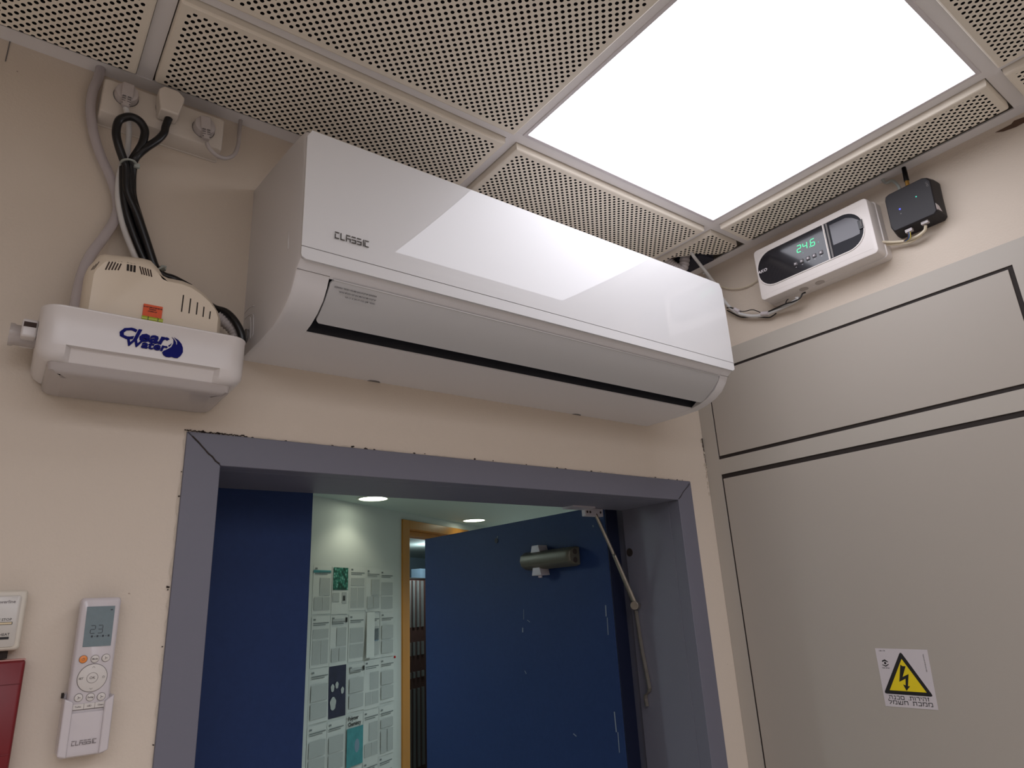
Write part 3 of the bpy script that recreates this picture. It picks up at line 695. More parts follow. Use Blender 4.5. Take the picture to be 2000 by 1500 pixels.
# pipe stub in the gap between the pump and the unit
# ================================================================ SOCKET STRIP
sk = root('socket_strip', (-1.345, 0, 2.555), 'off-white three-gang wall socket under the ceiling edge', 'socket')
sx0, sx1, sz0, sz1, sd = -1.4345, -1.2545, 2.5265, 2.5895, 0.040
bm = NB(); loft(bm, [[FRONT.p(a, c, h) for a, c in rrect(sx0 - e, sx1 + e, sz0 - e, sz1 + e, 0.004, 3)] for e, h in ((0.001, 0.0), (0.001, 0.003), (0, 0.004), (0, sd - .003), (-.0015, sd - .0006), (-.004, sd))])
obj('cover', bm, M['offwhite'], sk, smooth=True, auto=40)
SKF = Fr((0, -sd, 0), (1, 0, 0), (0, 0, 1))
centres = [SKF.px(246, 190), SKF.px(327, 215), SKF.px(397, 253)]
for q_, (cx_, cz_) in enumerate(centres):
    bm = NB(); ringprism(bm, SKF, circ(cx_, cz_, 0.0195, 28), circ(cx_, cz_, 0.0180, 28), -0.001, 0.0010); obj('socket_ring', bm, M['offwhite'], sk, smooth=True, auto=40)
    bm = NB(); prism(bm, SKF, circ(cx_, cz_, 0.0182, 28), 0.0, 0.0004); obj('socket_well', bm, M['seam'], sk)
def plug(name, c, label, m, tall, cable_m, big=False, rot=0.0):
    t = root(name, SKF.p(c[0], c[1], 0), label, 'plug')
    if big:
        F2 = Fr(SKF.p(c[0], c[1], 0), (1, 0, 0), (0, 0, 1))
        out = [(-.0185, .013), (-.012, .021), (.009, .021), (.019, .012), (.0185, .004), (.0135, -.024), (-.0135, -.024), (-.0185, .004)]
        bm = NB(); loft(bm, [[F2.p(x * s, y * s, h) for x, y in out] for s, h in ((1, .0006), (1.02, .012), (1.02, .026), (.97, .030))]); obj('body', bm, m, t, bevel=.002)
    else:
        bm = NB(); F2 = Fr(SKF.p(c[0], c[1], 0), (math.cos(rot), 0, math.sin(rot)), (-math.sin(rot), 0, math.cos(rot)))
        loft(bm, [[F2.p(x * s, y * s, h) for x, y in circ(0, 0, .0168, 24)] for s, h in ((1, .0005), (1, .010), (.93, .0145), (.8, .016))]); obj('body', bm, m, t, smooth=True, auto=40)
        bm = NB(); fbox(bm, F2, -.0085, .0085, -.012, .014, .015, .0195); obj('grip', bm, m, t, bevel=.003)
        bm = NB(); loft(bm, [[F2.p(x * s, -.010 - dy, h + y * s) for x, y in rrect(-.0075, .0075, -.006, .006, .003, 3)] for s, dy, h in ((1, 0, .0115), (.85, .012, .0135), (.6, .019, .015))]); obj('strain_relief', bm, m, t, smooth=True, auto=40)
        for k_ in range(4):
            for sx_ in (-1, 1):
                bm = NB(); fbox(bm, F2, sx_ * .0036 - .0024, sx_ * .0036 + .0024, -.0125 - k_ * .0042, -.0113 - k_ * .0042, .0172, .0196 - k_ * .0004); obj('slot', bm, M['seam'], t)
    return t
pl1 = plug('plug', centres[0], 'grey round plug in the left socket, behind the black cable loop', M['greyplastic'], 0, None)
pl2 = plug('plug', centres[1], 'boxy white plug in the middle socket with a thick black cable', M['offwhite'], 0, None, big=True)
pl3 = plug('plug', centres[2], 'grey round plug in the right socket, its lead curling up into the ceiling', M['greyplastic'], 0, None, rot=0.12)
y_ = -0.055
lead = [at(404, 279, 'y', -.055), at(409, 290, 'y', -.055), at(424, 304, 'y', -.05), at(441, 309, 'y', -.045), at(457, 302, 'y', -.038), at(465, 283, 'y', -.03), at(467, 262, 'y', -.022), at(469, 243, 'y', -.012), Vector((-1.222, -.012, 2.64))]
bm = NB(); tube(bm, lead, .0034, n=10); obj('lead', bm, M['greyplastic'], pl3, smooth=True)

# ================================================================ CONDENSATE PUMP
pump = root('condensate_pump', (-1.33, 0, 2.1), 'white condensate pump with blue Clear Water print on the wall', 'pump')
tx0, tx1 = -1.4625, -1.2095
def trect(ins, z, front=-0.128, r=0.024, dx=0.0, rec=0.0):
    P = rrect(tx0 + ins - dx, tx1 - ins + dx, front + ins, -0.004, r, 6, rs=(max(.004, r - ins), max(.004, r - ins), .003, .003))
    ex = [(-1.4305, 0), (-1.4245, rec), (-1.34, rec), (-1.2525, rec), (-1.2465, 0)]
    P = P[:7] + [(x, front + ins + d_) for x, d_ in ex] + P[7:]
    return [Vector((x, y, z)) for x, y in P]
bm = NB()
rr = [trect(.005, 2.140), trect(.004, 2.1605), trect(.0015, 2.1618), trect(-.0002, 2.1605), trect(-.0002, 2.158), trect(.0006, 2.1565), trect(.001, 2.125), trect(.0012, 2.1090), trect(.0014, 2.1082, rec=.0070),
      trect(.0022, 2.1015, rec=.0100), trect(.006, 2.095, rec=.0085), trect(.013, 2.0905, rec=.004), trect(.020, 2.0895)]
loft(bm, rr)
tank = obj('tank', bm, M['tank'], pump, smooth=True, auto=38)
bm = NB(); loft(bm, [trect(.016, 2.0905), trect(.018, 2.080), trect(.024, 2.0765), trect(.036, 2.0755)]); obj('translucent_tub', bm, M['tub'], pump, smooth=True, auto=50)
# motor housing
prof_m = [(-1.4205, 2.150), (-1.4205, 2.232), (-1.4180, 2.243), (-1.4085, 2.262), (-1.4030, 2.2655), (-1.355, 2.2725), (-1.3450, 2.2715), (-1.3345, 2.262), (-1.328, 2.2520), (-1.320, 2.2495), (-1.300, 2.2500),
          (-1.285, 2.2465), (-1.270, 2.2370), (-1.256, 2.2240), (-1.2455, 2.2080), (-1.2410, 2.195), (-1.2405, 2.150)]
HF = Fr((0, 0, 0), (1, 0, 0), (0, 0, 1))
def hring(h, s, dz):
    cxm, czm = -1.333, 2.16
    return [HF.p(cxm + (x - cxm) * s, z - (max(0, z - 2.20) * dz), h) for x, z in prof_m]
from mathutils.bvhtree import BVHTree
bm = NB(); loft(bm, [hring(.012, 1, 0), hring(.078, 1.0, 0), hring(.088, .985, .03), hring(.097, .95, .12), hring(.103, .90, .28)])
bmesh.ops.triangulate(bm, faces=[f for f in bm.faces if len(f.verts) > 4]); HB = BVHTree.FromBMesh(bm)
obj('motor_housing', bm, M['cream'], pump, smooth=True, auto=28)
def onhouse(u, v):
    d = (at(u, v, 'y', 0.0) - CAM).normalized(); h = HB.ray_cast(CAM, d)[0]
    return h - d * .0002 if h else None
V1 = Fr((0, -.0905, 0), (1, 0, 0), (0, 0, 1))
def slotpx(u0, v0, u1, v1, w, m=M['slot'], y=-.099):
    P = [onhouse(u0 + (u1 - u0) * t, v0 + (v1 - v0) * t) for t in (0, .25, .5, .75, 1)]; P = [p for p in P if p]
    if len(P) > 1:
        bm = NB()
        for a, c in zip(P, P[1:]):
            q_ = (c - a).normalized().cross(Vector((0, -1, 0))).normalized() * w * .5
            vv = [bm.verts.new(p) for p in (a - q_, a + q_, c + q_, c - q_)]; bm.faces.new(vv)
            vb = [bm.verts.new(p + Vector((0, .003, 0))) for p in (a - q_, a + q_, c + q_, c - q_)]; bm.faces.new(vb[::-1])
        obj('vent_slot', bm, m, pump)
    return
    F = Fr((0, y, 0), (1, 0, 0), (0, 0, 1)); a = F.px(u0, v0); c = F.px(u1, v1); bm = NB(); stroke(bm, F, a, c, w, -0.006, 0.0008); obj('vent_slot', bm, m, pump)
for k_ in range(5): slotpx(214 + 6.1 * k_, 511 + .1 * k_, 206 + 6.1 * k_, 527 + .2 * k_, .0018, y=-.0955)
for k_ in range(3): slotpx(250.5 + 6.4 * k_, 512.5 + 1.4 * k_, 249.5 + 6.4 * k_, 529 + 1.3 * k_, .0030, M['dark'], y=-.0955)
for k_ in range(5): slotpx(273 + 5.1 * k_, 520 + 1.6 * k_, 277.5 + 4.7 * k_, 536 + 1.2 * k_, .0018, y=-.0955)
for k_ in range(3): slotpx(194 - 5.0 * k_, 511 + 4 * k_, 184 - 3.0 * k_, 526 + 1 * k_, .0012, y=-.0955)
for (u0, v0, u1, v1) in ((358.5, 576, 354.5, 609), (372.5, 583, 369, 612), (386, 590.5, 383.5, 614.5), (398.5, 599, 396.5, 619), (411, 608, 409, 623)): slotpx(u0, v0, u1, v1, .0017, M['dark'], y=-.1025)
# outlet stub on the left with its slotted latch
bm = NB(); fbox(bm, FRONT, -1.4790, -1.4615, 2.1290, 2.1540, .028, .078); obj('outlet', bm, M['tank'], pump, bevel=.003)
bm = NB(); loft(bm, [[Vector((x, -.053 + y, 2.1375 + z)) for y, z in circ(0, 0, r_, 20)] for x, r_ in ((-1.4615, .0135), (-1.484, .0135), (-1.4865, .0150), (-1.4905, .0150))]); obj('outlet_pipe', bm, M['tub'], pump, smooth=True, auto=40)
bm = NB(); fbox(bm, FRONT, -1.4770, -1.4635, 2.1425, 2.1490, .0775, .0787); obj('latch_slot', bm, M['slot'], pump)
# vial and label
F = Fr((0, -.1050, 0), (1, 0, 0), (0, 0, 1))
c4 = [F.px(278, 616), F.px(315, 623), F.px(318, 600), F.px(281, 593)]
bm = NB(); prism(bm, F, c4, -0.004, .0006); obj('orange_label', bm, M['orange'], pump)
lc = F.px(298, 605)
for s_, dz, w_ in (('DO NOT REMOVE BEFORE USE', .0025, .0028), ('TRANSPORT', -.0004, .0026), ('LOCKING CLIP', -.0034, .0028)): text('label_print', s_, F, lc[0], lc[1] + dz, w_, M['ink'], pump, c=.0007, h=.0002, align='CENTER', bold=.00004, sx=.62)
va = at(276, 621, 'y', -.110); vb = at(317, 629, 'y', -.110)
va = Vector((va.x, -.110, (va.z + vb.z) / 2)); vb = Vector((vb.x, -.110, va.z))
bm = NB(); cyl(bm, va, vb, .0042, 14); obj('level_vial', bm, M['vial'], pump, smooth=True, auto=40)
for t in (.28, .75):
    p = va.lerp(vb, t); bm = NB(); cyl(bm, p, p + Vector((.0008, 0, 0)), .0044, 14); obj('vial_mark', bm, M['ink'], pump)
# Clear Water logo
TF = Fr((0, -0.1276, 0), (1, 0, 0), (0, 0, 1))
kk = 1 / 11.54
tp = lambda x, y: TF.px(220 + x * kk, 580 + y * kk)
a_ = tp(140, 905); b_ = tp(1290, 1060); c_ = tp(255, 640)
text('logo_text', 'Clear', TF, a_[0], a_[1] - .001, 0.0345, M['navy'], pump, h=.0008, bold=.0013, shear=.25, fit=(b_[0] - a_[0] - .001, c_[1] - tp(255, 915)[1]))
a_ = tp(292, 1095); b_ = tp(1235, 1215)
text('logo_text', 'Water', TF, a_[0], a_[1], 0.0225, M['navy'], pump, c=0.0003, h=.0008, bold=.0008, shear=.2, fit=(b_[0] - a_[0], tp(310, 905)[1] - a_[1]))
drop = [(1330, 905), (1370, 960), (1370, 1040), (1320, 1130), (1230, 1180), (1150, 1215), (1115, 1250), (1140, 1310), (1200, 1350), (1270, 1360), (1330, 1352), (1390, 1375), (1460, 1380), (1530, 1330), (1580, 1250), (1582, 1150), (1550, 1060), (1480, 975), (1385, 915), (1450, 1000), (1452, 1070), (1435, 1085), (1425, 1020), (1390, 960)]
bm = NB(); prism(bm, TF, [tp(*p) for p in drop], 0.0, .0008); obj('logo_swirl', bm, M['navy'], pump)
bm = NB(); prism(bm, TF, [tp(*p) for p in ((1255, 1095), (1300, 1070), (1330, 1040), (1310, 1090), (1270, 1130))], 0.0, .0008); obj('logo_swirl', bm, M['navy'], pump)

# hoses and cables on the left
def cable(name, pts, r, m, label, cat='cable', group=None, n=10, kids=None, smooth=True):
    bm = NB(); tube(bm, pts, r, n=n); o = obj(name, bm, m, None, smooth=smooth); return tag(o, label, cat, group)
hose = [Vector((-1.4405, -.014, 2.64)), at(192, 152, 'y', -.014), at(181, 180, 'y', -.014), at(177, 215, 'y', -.014), at(183, 260, 'y', -.014), at(197, 305, 'y', -.014), at(217, 350, 'y', -.014), at(229, 392, 'y', -.014),
        at(226, 425, 'y', -.016), at(205, 460, 'y', -.025), at(176, 500, 'y', -.04), at(158, 545, 'y', -.05), at(147, 600, 'y', -.06), at(143, 640, 'y', -.06)]
cable('drain_hose', hose, .0073, M['hose'], 'clear plastic hose bending down the wall into the pump', 'hose', n=12)
gl = lambda x, y, d: at(180 + x / 7.5, 220 + y / 7.5, 'y', d)
w1 = [SKF.p(centres[0][0], centres[0][1] - .024, .014), gl(535, 200, -.035), gl(530, 420, -.03), gl(505, 640, -.03), gl(440, 760, -.03), gl(390, 960, -.028), gl(375, 1200, -.028), gl(400, 1420, -.028), at(243, 450, 'y', -.028), at(263, 500, 'y', -.03), at(280, 535, 'y', -.006)]
cable('white_cable', w1, .0042, M['whitehose'], 'thin white cable running beside the black cable bundle')
lp = [at(305, 530, 'y', -.03), at(272, 430, 'y', -.035), gl(520, 1160, -.038), gl(500, 800, -.042), gl(455, 680, -.045), gl(385, 470, -.05), gl(352, 290, -.052), gl(385, 130, -.054), gl(480, 70, -.055), gl(590, 66, -.055), gl(700, 130, -.054), gl(770, 260, -.052), gl(745, 420, -.05), gl(680, 550, -.048), gl(590, 690, -.044), gl(565, 800, -.04), gl(560, 1000, -.038), gl(580, 1250, -.036), at(270, 432, 'y', -.033), at(300, 520, 'y', -.026)]
cable('black_cable', lp, .0062, M['black'], 'thick black cable tied into a loop below the sockets')
pc = [SKF.p(centres[1][0] + .002, centres[1][1] - .0235, .012), gl(1075, 205, -.05), gl(1050, 300, -.05), gl(960, 400, -.05), gl(800, 510, -.05), gl(690, 600, -.048), gl(620, 690, -.046), gl(600, 800, -.04), gl(585, 1000, -.036), gl(600, 1250, -.034), at(273, 430, 'y', -.031), at(296, 505, 'y', -.028), at(315, 535, 'y', -.024), at(340, 545, 'y', -.022), at(372, 562, 'y', -.022)]
cable('black_cable', pc, .0060, M['black'], 'black cable from the middle plug down to the pump')
ex = [gl(455, 800, -.036), gl(455, 1000, -.034), gl(470, 1250, -.032), at(252, 430, 'y', -.03), at(283, 510, 'y', -.026), at(306, 533, 'y', -.022), at(340, 548, 'y', -.022), at(378, 572, 'y', -.03), at(415, 600, 'y', -.05), at(440, 609, 'y', -.066), at(458, 626, 'y', -.076), at(470, 648, 'y', -.080), at(474, 670, 'y', -.08)]
cable('black_cable', ex, .0058, M['black'], 'black cable arching over the pump into its right end')
# ties
t1 = root('cable_tie', gl(520, 750, -.04), 'clear cable tie cinching the black cables below the loop', 'cable tie')
bm = NB(); c0 = gl(425, 728, -.045); c1 = gl(640, 772, -.045)
mid_ = (c0 + c1) / 2; ww = (c1 - c0).length / 2
ringpts = [mid_ + (c1 - c0).normalized() * (ww * math.cos(t)) + Vector((0, 1, 0)) * (.0125 * math.sin(t)) for t in [2 * math.pi * q_ / 16 for q_ in range(17)]]
tube(bm, ringpts, .0013, n=6, k=2, flat=1.8); obj('strap', bm, M['tie'], t1, smooth=True)
bm = NB(); fb = gl(655, 780, -.047); addbox(bm, fb.x - .004, fb.x + .004, fb.y - .003, fb.y + .003, fb.z - .0035, fb.z + .0035); obj('lock', bm, M['tie'], t1, bevel=.001)
t2 = root('cable_tie', at(310, 527, 'y', -.03), 'clear cable tie on the black cables at the pump shoulder', 'cable tie')
c0 = at(303, 533, 'y', -.036); c1 = at(318, 526, 'y', -.036); mid_ = (c0 + c1) / 2
bm = NB(); ringpts = [mid_ + (c1 - c0) * (.62 * math.cos(t)) + Vector((0, 1, 0)) * (.012 * math.sin(t)) for t in [2 * math.pi * q_ / 12 for q_ in range(13)]]; tube(bm, ringpts, .0014, n=6, k=2, flat=1.6); obj('strap', bm, M['tie'], t2, smooth=True)
bm = NB(); fb = at(319, 524, 'y', -.036); addbox(bm, fb.x - .004, fb.x + .004, fb.y - .003, fb.y + .003, fb.z - .003, fb.z + .004); obj('lock', bm, M['tie'], t2, bevel=.001)
# corrugated drain joint at the right end of the pump
gp = root('drain_connector', (-1.235, -.05, 2.17), 'grey ribbed drain connector between pump and air conditioner', 'pipe')
a_, c_ = at(430, 632, 'y', -.065), at(466, 655, 'y', -.065)
bm = NB(); path = [at(424, 618, 'y', -.06), at(440, 630, 'y', -.062), at(456, 646, 'y', -.064), at(462, 668, 'y', -.064)]
tube(bm, path, lambda t: .0085 + .0009 * math.cos(t * 60), n=14, k=14); obj('ribbed_hose', bm, M['greyplastic'], gp, smooth=True)
bm = NB(); ctr = at(478, 655, 'x', XL - .004); cyl(bm, ctr, ctr + Vector((.006, 0, 0)), .011, 18); obj('grommet', bm, M['seam'], gp)

# ================================================================ REMOTE, HOLDER, THERMOSTAT, RED BOX
YR = 0.031
RF = Fr((0, -YR, 0), (1, 0, 0), (0, 0, 1)); rp = lambda u, v: RF.px(u, v)
hold = root('remote_holder', (-1.342, 0, 1.65), 'white wall holder carrying the remote control, marked CLASSIC', 'holder')
PT = at(172, 1388, 'y', -.0335).z
hx0, hx1 = -1.3685, -1.3162; hz0, hz1 = 1.6215, 1.6850
HFm = Fr((0, 0, 0), (1, 0, 0), (0, 0, 1))
bm = NB(); loft(bm, [[HFm.p(a, c, h) for a, c in rrect(hx0 + e, hx1 - e, hz0 + e, hz1 + .012, .006, 4, rs=(.007, .007, .009, .009))] for e, h in ((0.0, 0.0), (0.0, .006), (.001, .008))])
obj('back_plate', bm, M['remote'], hold, smooth=True, auto=40)
bm = NB(); loft(bm, [[HFm.p(a, c, h) for a, c in rrect(hx0 + e, hx1 - e, hz0 + e, PT - e * .3, .006, 4, rs=(.006, .006, .001, .001))] for e, h in ((0.0, .006), (0.0, .026), (.002, .0315), (.006, .0334))])
obj('pocket', bm, M['remote'], hold, smooth=True, auto=40)
for s_ in (0, 1):      # raised side lips
    a0_, a1_ = (hx0, hx0 + .0095) if s_ == 0 else (hx1 - .0095, hx1)
    e_ = -.0006 if s_ == 0 else .0006; a0_ += e_ if s_ == 0 else 0; a1_ += e_ if s_ else 0
    w = [(a0_, hz0 + .004), (a1_, hz0 + .001), (a1_, hz1 - .001 if s_ == 0 else hz1 - .004), (a0_, hz1 + .004 if s_ == 0 else hz1 + .001)] if s_ == 0 else [(a0_, hz0 + .001), (a1_, hz0 + .004), (a1_, hz1 + .004), (a0_, hz1 - .003)]
    bm = NB(); prism(bm, HFm, w, .006, .0358); obj('side_lip', bm, M['remote'], hold, bevel=.002)
H2 = Fr((0, -.0336, 0), (1, 0, 0), (0, 0, 1)); c = H2.px(140, 1452); c2 = H2.px(190, 1444)
classic(H2, c[0], H2.px(163, 1450)[1] - .002, c2[0] - c[0], .0044, M['greyprint'], hold, .0008, 0.0)
bm = NB(); fbox(bm, HFm, hx0 - .002, hx0 + .0005, hz1 + .003, hz1 + .009, .004, .010); obj('screw_slot', bm, M['dark'], hold)
rc = root('remote_control', (-1.3426, 0, 1.74), 'white air conditioner remote showing 23, standing in its wall holder', 'remote')
x0r, x1r, z1r = -1.3655, -1.3198, 1.8065
bm = NB(); loft(bm, [[HFm.p(a, c, h) for a, c in rrect(x0r + e, x1r - e, 1.634 + e, z1r - e, .005, 4, rs=(.004, .004, .0045, .0045))] for e, h in ((.002, .0082), (0, .012), (0, .024), (.0012, .0285), (.0035, .0306))])
obj('body', bm, M['remote'], rc, smooth=True, auto=50)
kr = 1 / 8.824
r1 = lambda x, y: rp(100 + x * kr, 1150 + y * kr); r2 = lambda x, y: rp(100 + x * kr, 1320 + y * kr)
bm = NB(); prism(bm, RF, [r1(538, 1005), r1(1025, 978), r1(1105, 292), r1(622, 308)], -.0005, .0002); scr = obj('screen', bm, M['lcd'], rc)
def seg7(F, O, w, h, segs, t, bm, c0, c1, slant=0.0):
    pts = {'A': ((0, h), (w, h)), 'B': ((w, h), (w, h / 2)), 'C': ((w, h / 2), (w, 0)), 'D': ((0, 0), (w, 0)), 'E': ((0, 0), (0, h / 2)), 'F': ((0, h / 2), (0, h)), 'G': ((0, h / 2), (w, h / 2))}
    for s_ in segs:
        p, q_ = pts[s_]; p = Vector(p); q_ = Vector(q_); d_ = (q_ - p).normalized() * t * .45; p = p + d_; q_ = q_ - d_
        f_ = lambda v: (O[0] + v.x + slant * v.y, O[1] + v.y)
        stroke(bm, F, f_(p), f_(q_), t, c0, c1)
SEG = {'2': 'ABGED', '3': 'ABGCD', '4': 'FGBC', '6': 'AFEDCG'}
bm = NB(); o1 = r1(668, 770); o2 = r1(800, 762); seg7(RF, o1, .0052, .0093, SEG['2'], .0007, bm, .0002, .0004); seg7(RF, o2, .0050, .0093, SEG['3'], .0007, bm, .0002, .0004)
c = r1(1045, 358); fbox(bm, RF, c[0] - .0013, c[0] + .0013, c[1] - .0007, c[1] + .0007, .0002, .0004)
for k_ in range(7): c = r1(700 + 48 * k_, 822 - 3 * k_); fbox(bm, RF, c[0] - .001, c[0] + .001, c[1] - .0012, c[1] + .0012, .0002, .0003) if k_ % 2 == 0 else fbox(bm, RF, c[0] - .0011, c[0] + .0011, c[1] - .0002, c[1] + .0002, .0002, .0003)
obj('lcd_digits', bm, M['lcdink'], rc)
def rbtn(name, c, r, m, h=.0012):
    bm = NB(); loft(bm, [[RF.p(c[0] + x * s, c[1] + y * s, hh) for x, y in circ(0, 0, r, 20)] for s, hh in ((1, -.0006), (1, h * .7), (.88, h))]); o = obj(name, bm, m, rc, smooth=True, auto=40)
    bm = NB(); ringprism(bm, RF, circ(c[0], c[1], r * 1.10, 20), circ(c[0], c[1], r * 1.0, 20), -.0005, .0002); obj('groove', bm, M['line'], rc); return o
rb = .0043
pb = rbtn('power_button', r1(552, 1215), rb, M['obtn']); pb['label'] = 'orange power button'
bms = rbtn('button', r1(755, 1207), rb, M['btn']); rbtn('button', r1(942, 1190), rb, M['btn'])
for x, y in ((470, 378), (674, 366), (862, 356)): rbtn('button', r2(x, y), rb, M['btn'])
dc = r2(705, 45); dc = (dc[0], (r2(690, 270)[1] + r1(760, 1295)[1]) / 2); dr_ = (r1(760, 1295)[1] - r2(690, 270)[1]) / 2
bm = NB(); loft(bm, [[RF.p(dc[0] + x * s, dc[1] + y * s, hh) for x, y in circ(0, 0, dr_, 36)] for s, hh in ((1, -.0005), (1, .0010), (.96, .0014))]); obj('dial', bm, M['btn'], rc, smooth=True, auto=40)
bm = NB(); ringprism(bm, RF, circ(dc[0], dc[1], dr_ * 1.035, 36), circ(dc[0], dc[1], dr_ * 1.0, 36), -.0004, .0003); obj('groove', bm, M['line'], rc)
bm = NB(); ringprism(bm, RF, circ(dc[0], dc[1], .0062, 30), circ(dc[0], dc[1], .0058, 30), .0013, .00155); obj('groove', bm, M['line'], rc)
text('button_print', 'OK', RF, dc[0], dc[1], .0042, M['line'], rc, c=.0014, h=.0002, align='CENTER', bold=.00005)
text('button_print', 'SET', RF, dc[0] - dr_ * .76, dc[1], .0032, M['line'], rc, c=.0014, h=.0002, align='CENTER', bold=.00005)
bm = NB(); ringprism(bm, RF, circ(dc[0] + dr_ * .76, dc[1], .0014, 16), circ(dc[0] + dr_ * .76, dc[1], .00115, 16), .0014, .0016); stroke(bm, RF, (dc[0] + dr_ * .76, dc[1]), (dc[0] + dr_ * .76, dc[1] + .0009), .0003, .0014, .0016)
for s_ in (1, -1):
    e_ = dc[1] + s_ * dr_ * .78
    for sx_ in (-1, 1): stroke(bm, RF, (dc[0], e_ + s_ * .0008), (dc[0] + sx_ * .0016, e_ - s_ * .0006), .0003, .0014, .0016)
obj('button_symbols', bm, M['line'], rc)
for s_, c in (('Mode', r1(755, 1207)), ('Swing', r2(674, 366))): text('button_print', s_, RF, c[0], c[1], .0027, M['line'], rc, c=.0012, h=.0002, align='CENTER', bold=.00005)
bm = NB()
for c in (r1(942, 1190), r2(470, 378), r2(862, 356)):
    for t in range(3): a_ = t * 2.1; stroke(bm, RF, c, (c[0] + .0019 * math.cos(a_), c[1] + .0019 * math.sin(a_)), .0005, .0012, .0014)
c = r1(552, 1215); ringprism(bm, RF, circ(c[0], c[1], .0017, 16), circ(c[0], c[1], .0014, 16), .0012, .0014); stroke(bm, RF, c, (c[0], c[1] + .002), .0003, .0012, .0015)
obj('button_symbols', bm, M['line'], rc)
yb = (r2(650, 515)[1])
xs_ = [r2(360, 520)[0], r2(560, 515)[0], r2(748, 505)[0], r2(945, 495)[0]]
for k_, s_ in enumerate(('Turbo', 'LED', 'Clean')):
    bm = NB(); fbox(bm, RF, xs_[k_] + .0002, xs_[k_ + 1] - .0002, yb - .0030, yb + .0030, -.0004, .0012); obj('button', bm, M['btn'], rc)
    text('button_print', s_, RF, (xs_[k_] + xs_[k_ + 1]) / 2, yb, .0027, M['line'], rc, c=.0012, h=.0002, align='CENTER', bold=.00004)
bm = NB(); fbox(bm, RF, xs_[0], xs_[3], yb - .0038, yb - .0031, -.0003, .0004)
for k_ in (1, 2): fbox(bm, RF, xs_[k_] - .00025, xs_[k_] + .00025, yb - .0031, yb + .0031, -.0003, .0004)
obj('groove', bm, M['line'], rc)

th = root('thermostat', (-1.46, 0, 1.783), 'beige wall thermostat with on/stop and heat sliders at the left edge', 'thermostat')
tx, tz0, tz1 = -1.4225, 1.7485, 1.8185
bm = NB(); loft(bm, [[HFm.p(a, c, h) for a, c in rrect(-1.530 + e, tx - e, tz0 + e, tz1 - e, .004, 3)] for e, h in ((0, 0), (0, .022), (.0015, .026), (.003, .027))]); obj('case', bm, M['thermo'], th, smooth=True, auto=40)
TFm = Fr((0, -.027, 0), (1, 0, 0), (0, 0, 1)); pr = TFm.px(44, 1160)[0]; 
bm = NB(); loft(bm, [[TFm.p(a, c, h) for a, c in rrect(-1.522 + e, pr - e, tz0 + .0045 + e, tz1 - .0065 - e, .003, 3)] for e, h in ((0, -.0005), (0, .0015), (.0012, .0022))]); obj('face_plate', bm, M['thermo2'], th, smooth=True, auto=40)
T2 = Fr((0, -.0293, 0), (1, 0, 0), (0, 0, 1))
a_, c_ = T2.px(23, 1216), T2.px(23, 1219); bm = NB(); fbox(bm, T2, a_[0] - .028, a_[0], a_[1] - .0016, a_[1] + .0004, 0, .0006); obj('slider', bm, mat('pale_yellow_slider', (214, 196, 160), .4), th)
bm = NB(); ringprism(bm, T2, [(a_[0] - .029, a_[1] - .0021), (a_[0] + .0006, a_[1] - .0021), (a_[0] + .0006, a_[1] + .0009), (a_[0] - .029, a_[1] + .0009)], [(a_[0] - .028, a_[1] - .0016), (a_[0], a_[1] - .0016), (a_[0], a_[1] + .0004), (a_[0] - .028, a_[1] + .0004)], 0, .0003); obj('slider_groove', bm, M['dark'], th)
c_ = T2.px(17, 1246); bm = NB(); fbox(bm, T2, c_[0] - .009, c_[0], c_[1] - .0014, c_[1] + .0014, 0, .0004); obj('slider_groove', bm, M['ink'], th)
bm = NB(); fbox(bm, T2, c_[0] - .016, c_[0] - .0092, c_[1] - .0016, c_[1] + .0016, 0, .0008); obj('slider', bm, M['thermo'], th)
c_ = T2.px(23, 1210); text('print', 'ON / STOP', T2, c_[0], c_[1], .0042, M['ink'], th, align='RIGHT', h=.0002)
c_ = T2.px(19, 1239); text('print', 'HEAT', T2, c_[0], c_[1], .0042, M['ink'], th, align='RIGHT', h=.0002)
c_ = T2.px(31, 1175); text('print', 'Powerline', T2, c_[0], c_[1], .0052, M['greyprint'], th, align='RIGHT', h=.0002, bold=.0001)
bm = NB(); fbox(bm, FRONT, -1.53, -1.4330, 1.7395, 1.7484, 0, .016); obj('base', bm, M['dark'], th)
red = root('red_box', (-1.46, 0, 1.66), 'dark red wall box below the thermostat at the left edge', 'box')
bm = NB(); loft(bm, [[HFm.p(a, c, h) for a, c in rrect(-1.530 + e, -1.4140 - e, 1.60 + e, 1.7368 - e, .003, 3)] for e, h in ((0, 0), (0, .024), (.001, .0275), (.0025, .029))]); obj('case', bm, M['red'], red, smooth=True, auto=40)
R2 = Fr((0, -.029, 0), (1, 0, 0), (0, 0, 1)); c_ = R2.px(20, 1473); bm = NB(); fbox(bm, R2, -1.527, -1.4165, c_[1] - .0005, c_[1] + .0005, 0, .0008); obj('ridge', bm, M['red'], red)
c_ = R2.px(20, 1337); bm = NB(); fbox(bm, R2, -1.527, -1.4165, c_[1] - .0004, c_[1] + .0004, 0, .0003); obj('groove', bm, mat('red_groove', (90, 12, 20), .6), red)
bm = NB(); fbox(bm, FRONT, -1.53, -1.4142, 1.7368, 1.7382, 0, .024); obj('lid', bm, mat('pink_edge', (190, 140, 132), .5), red)

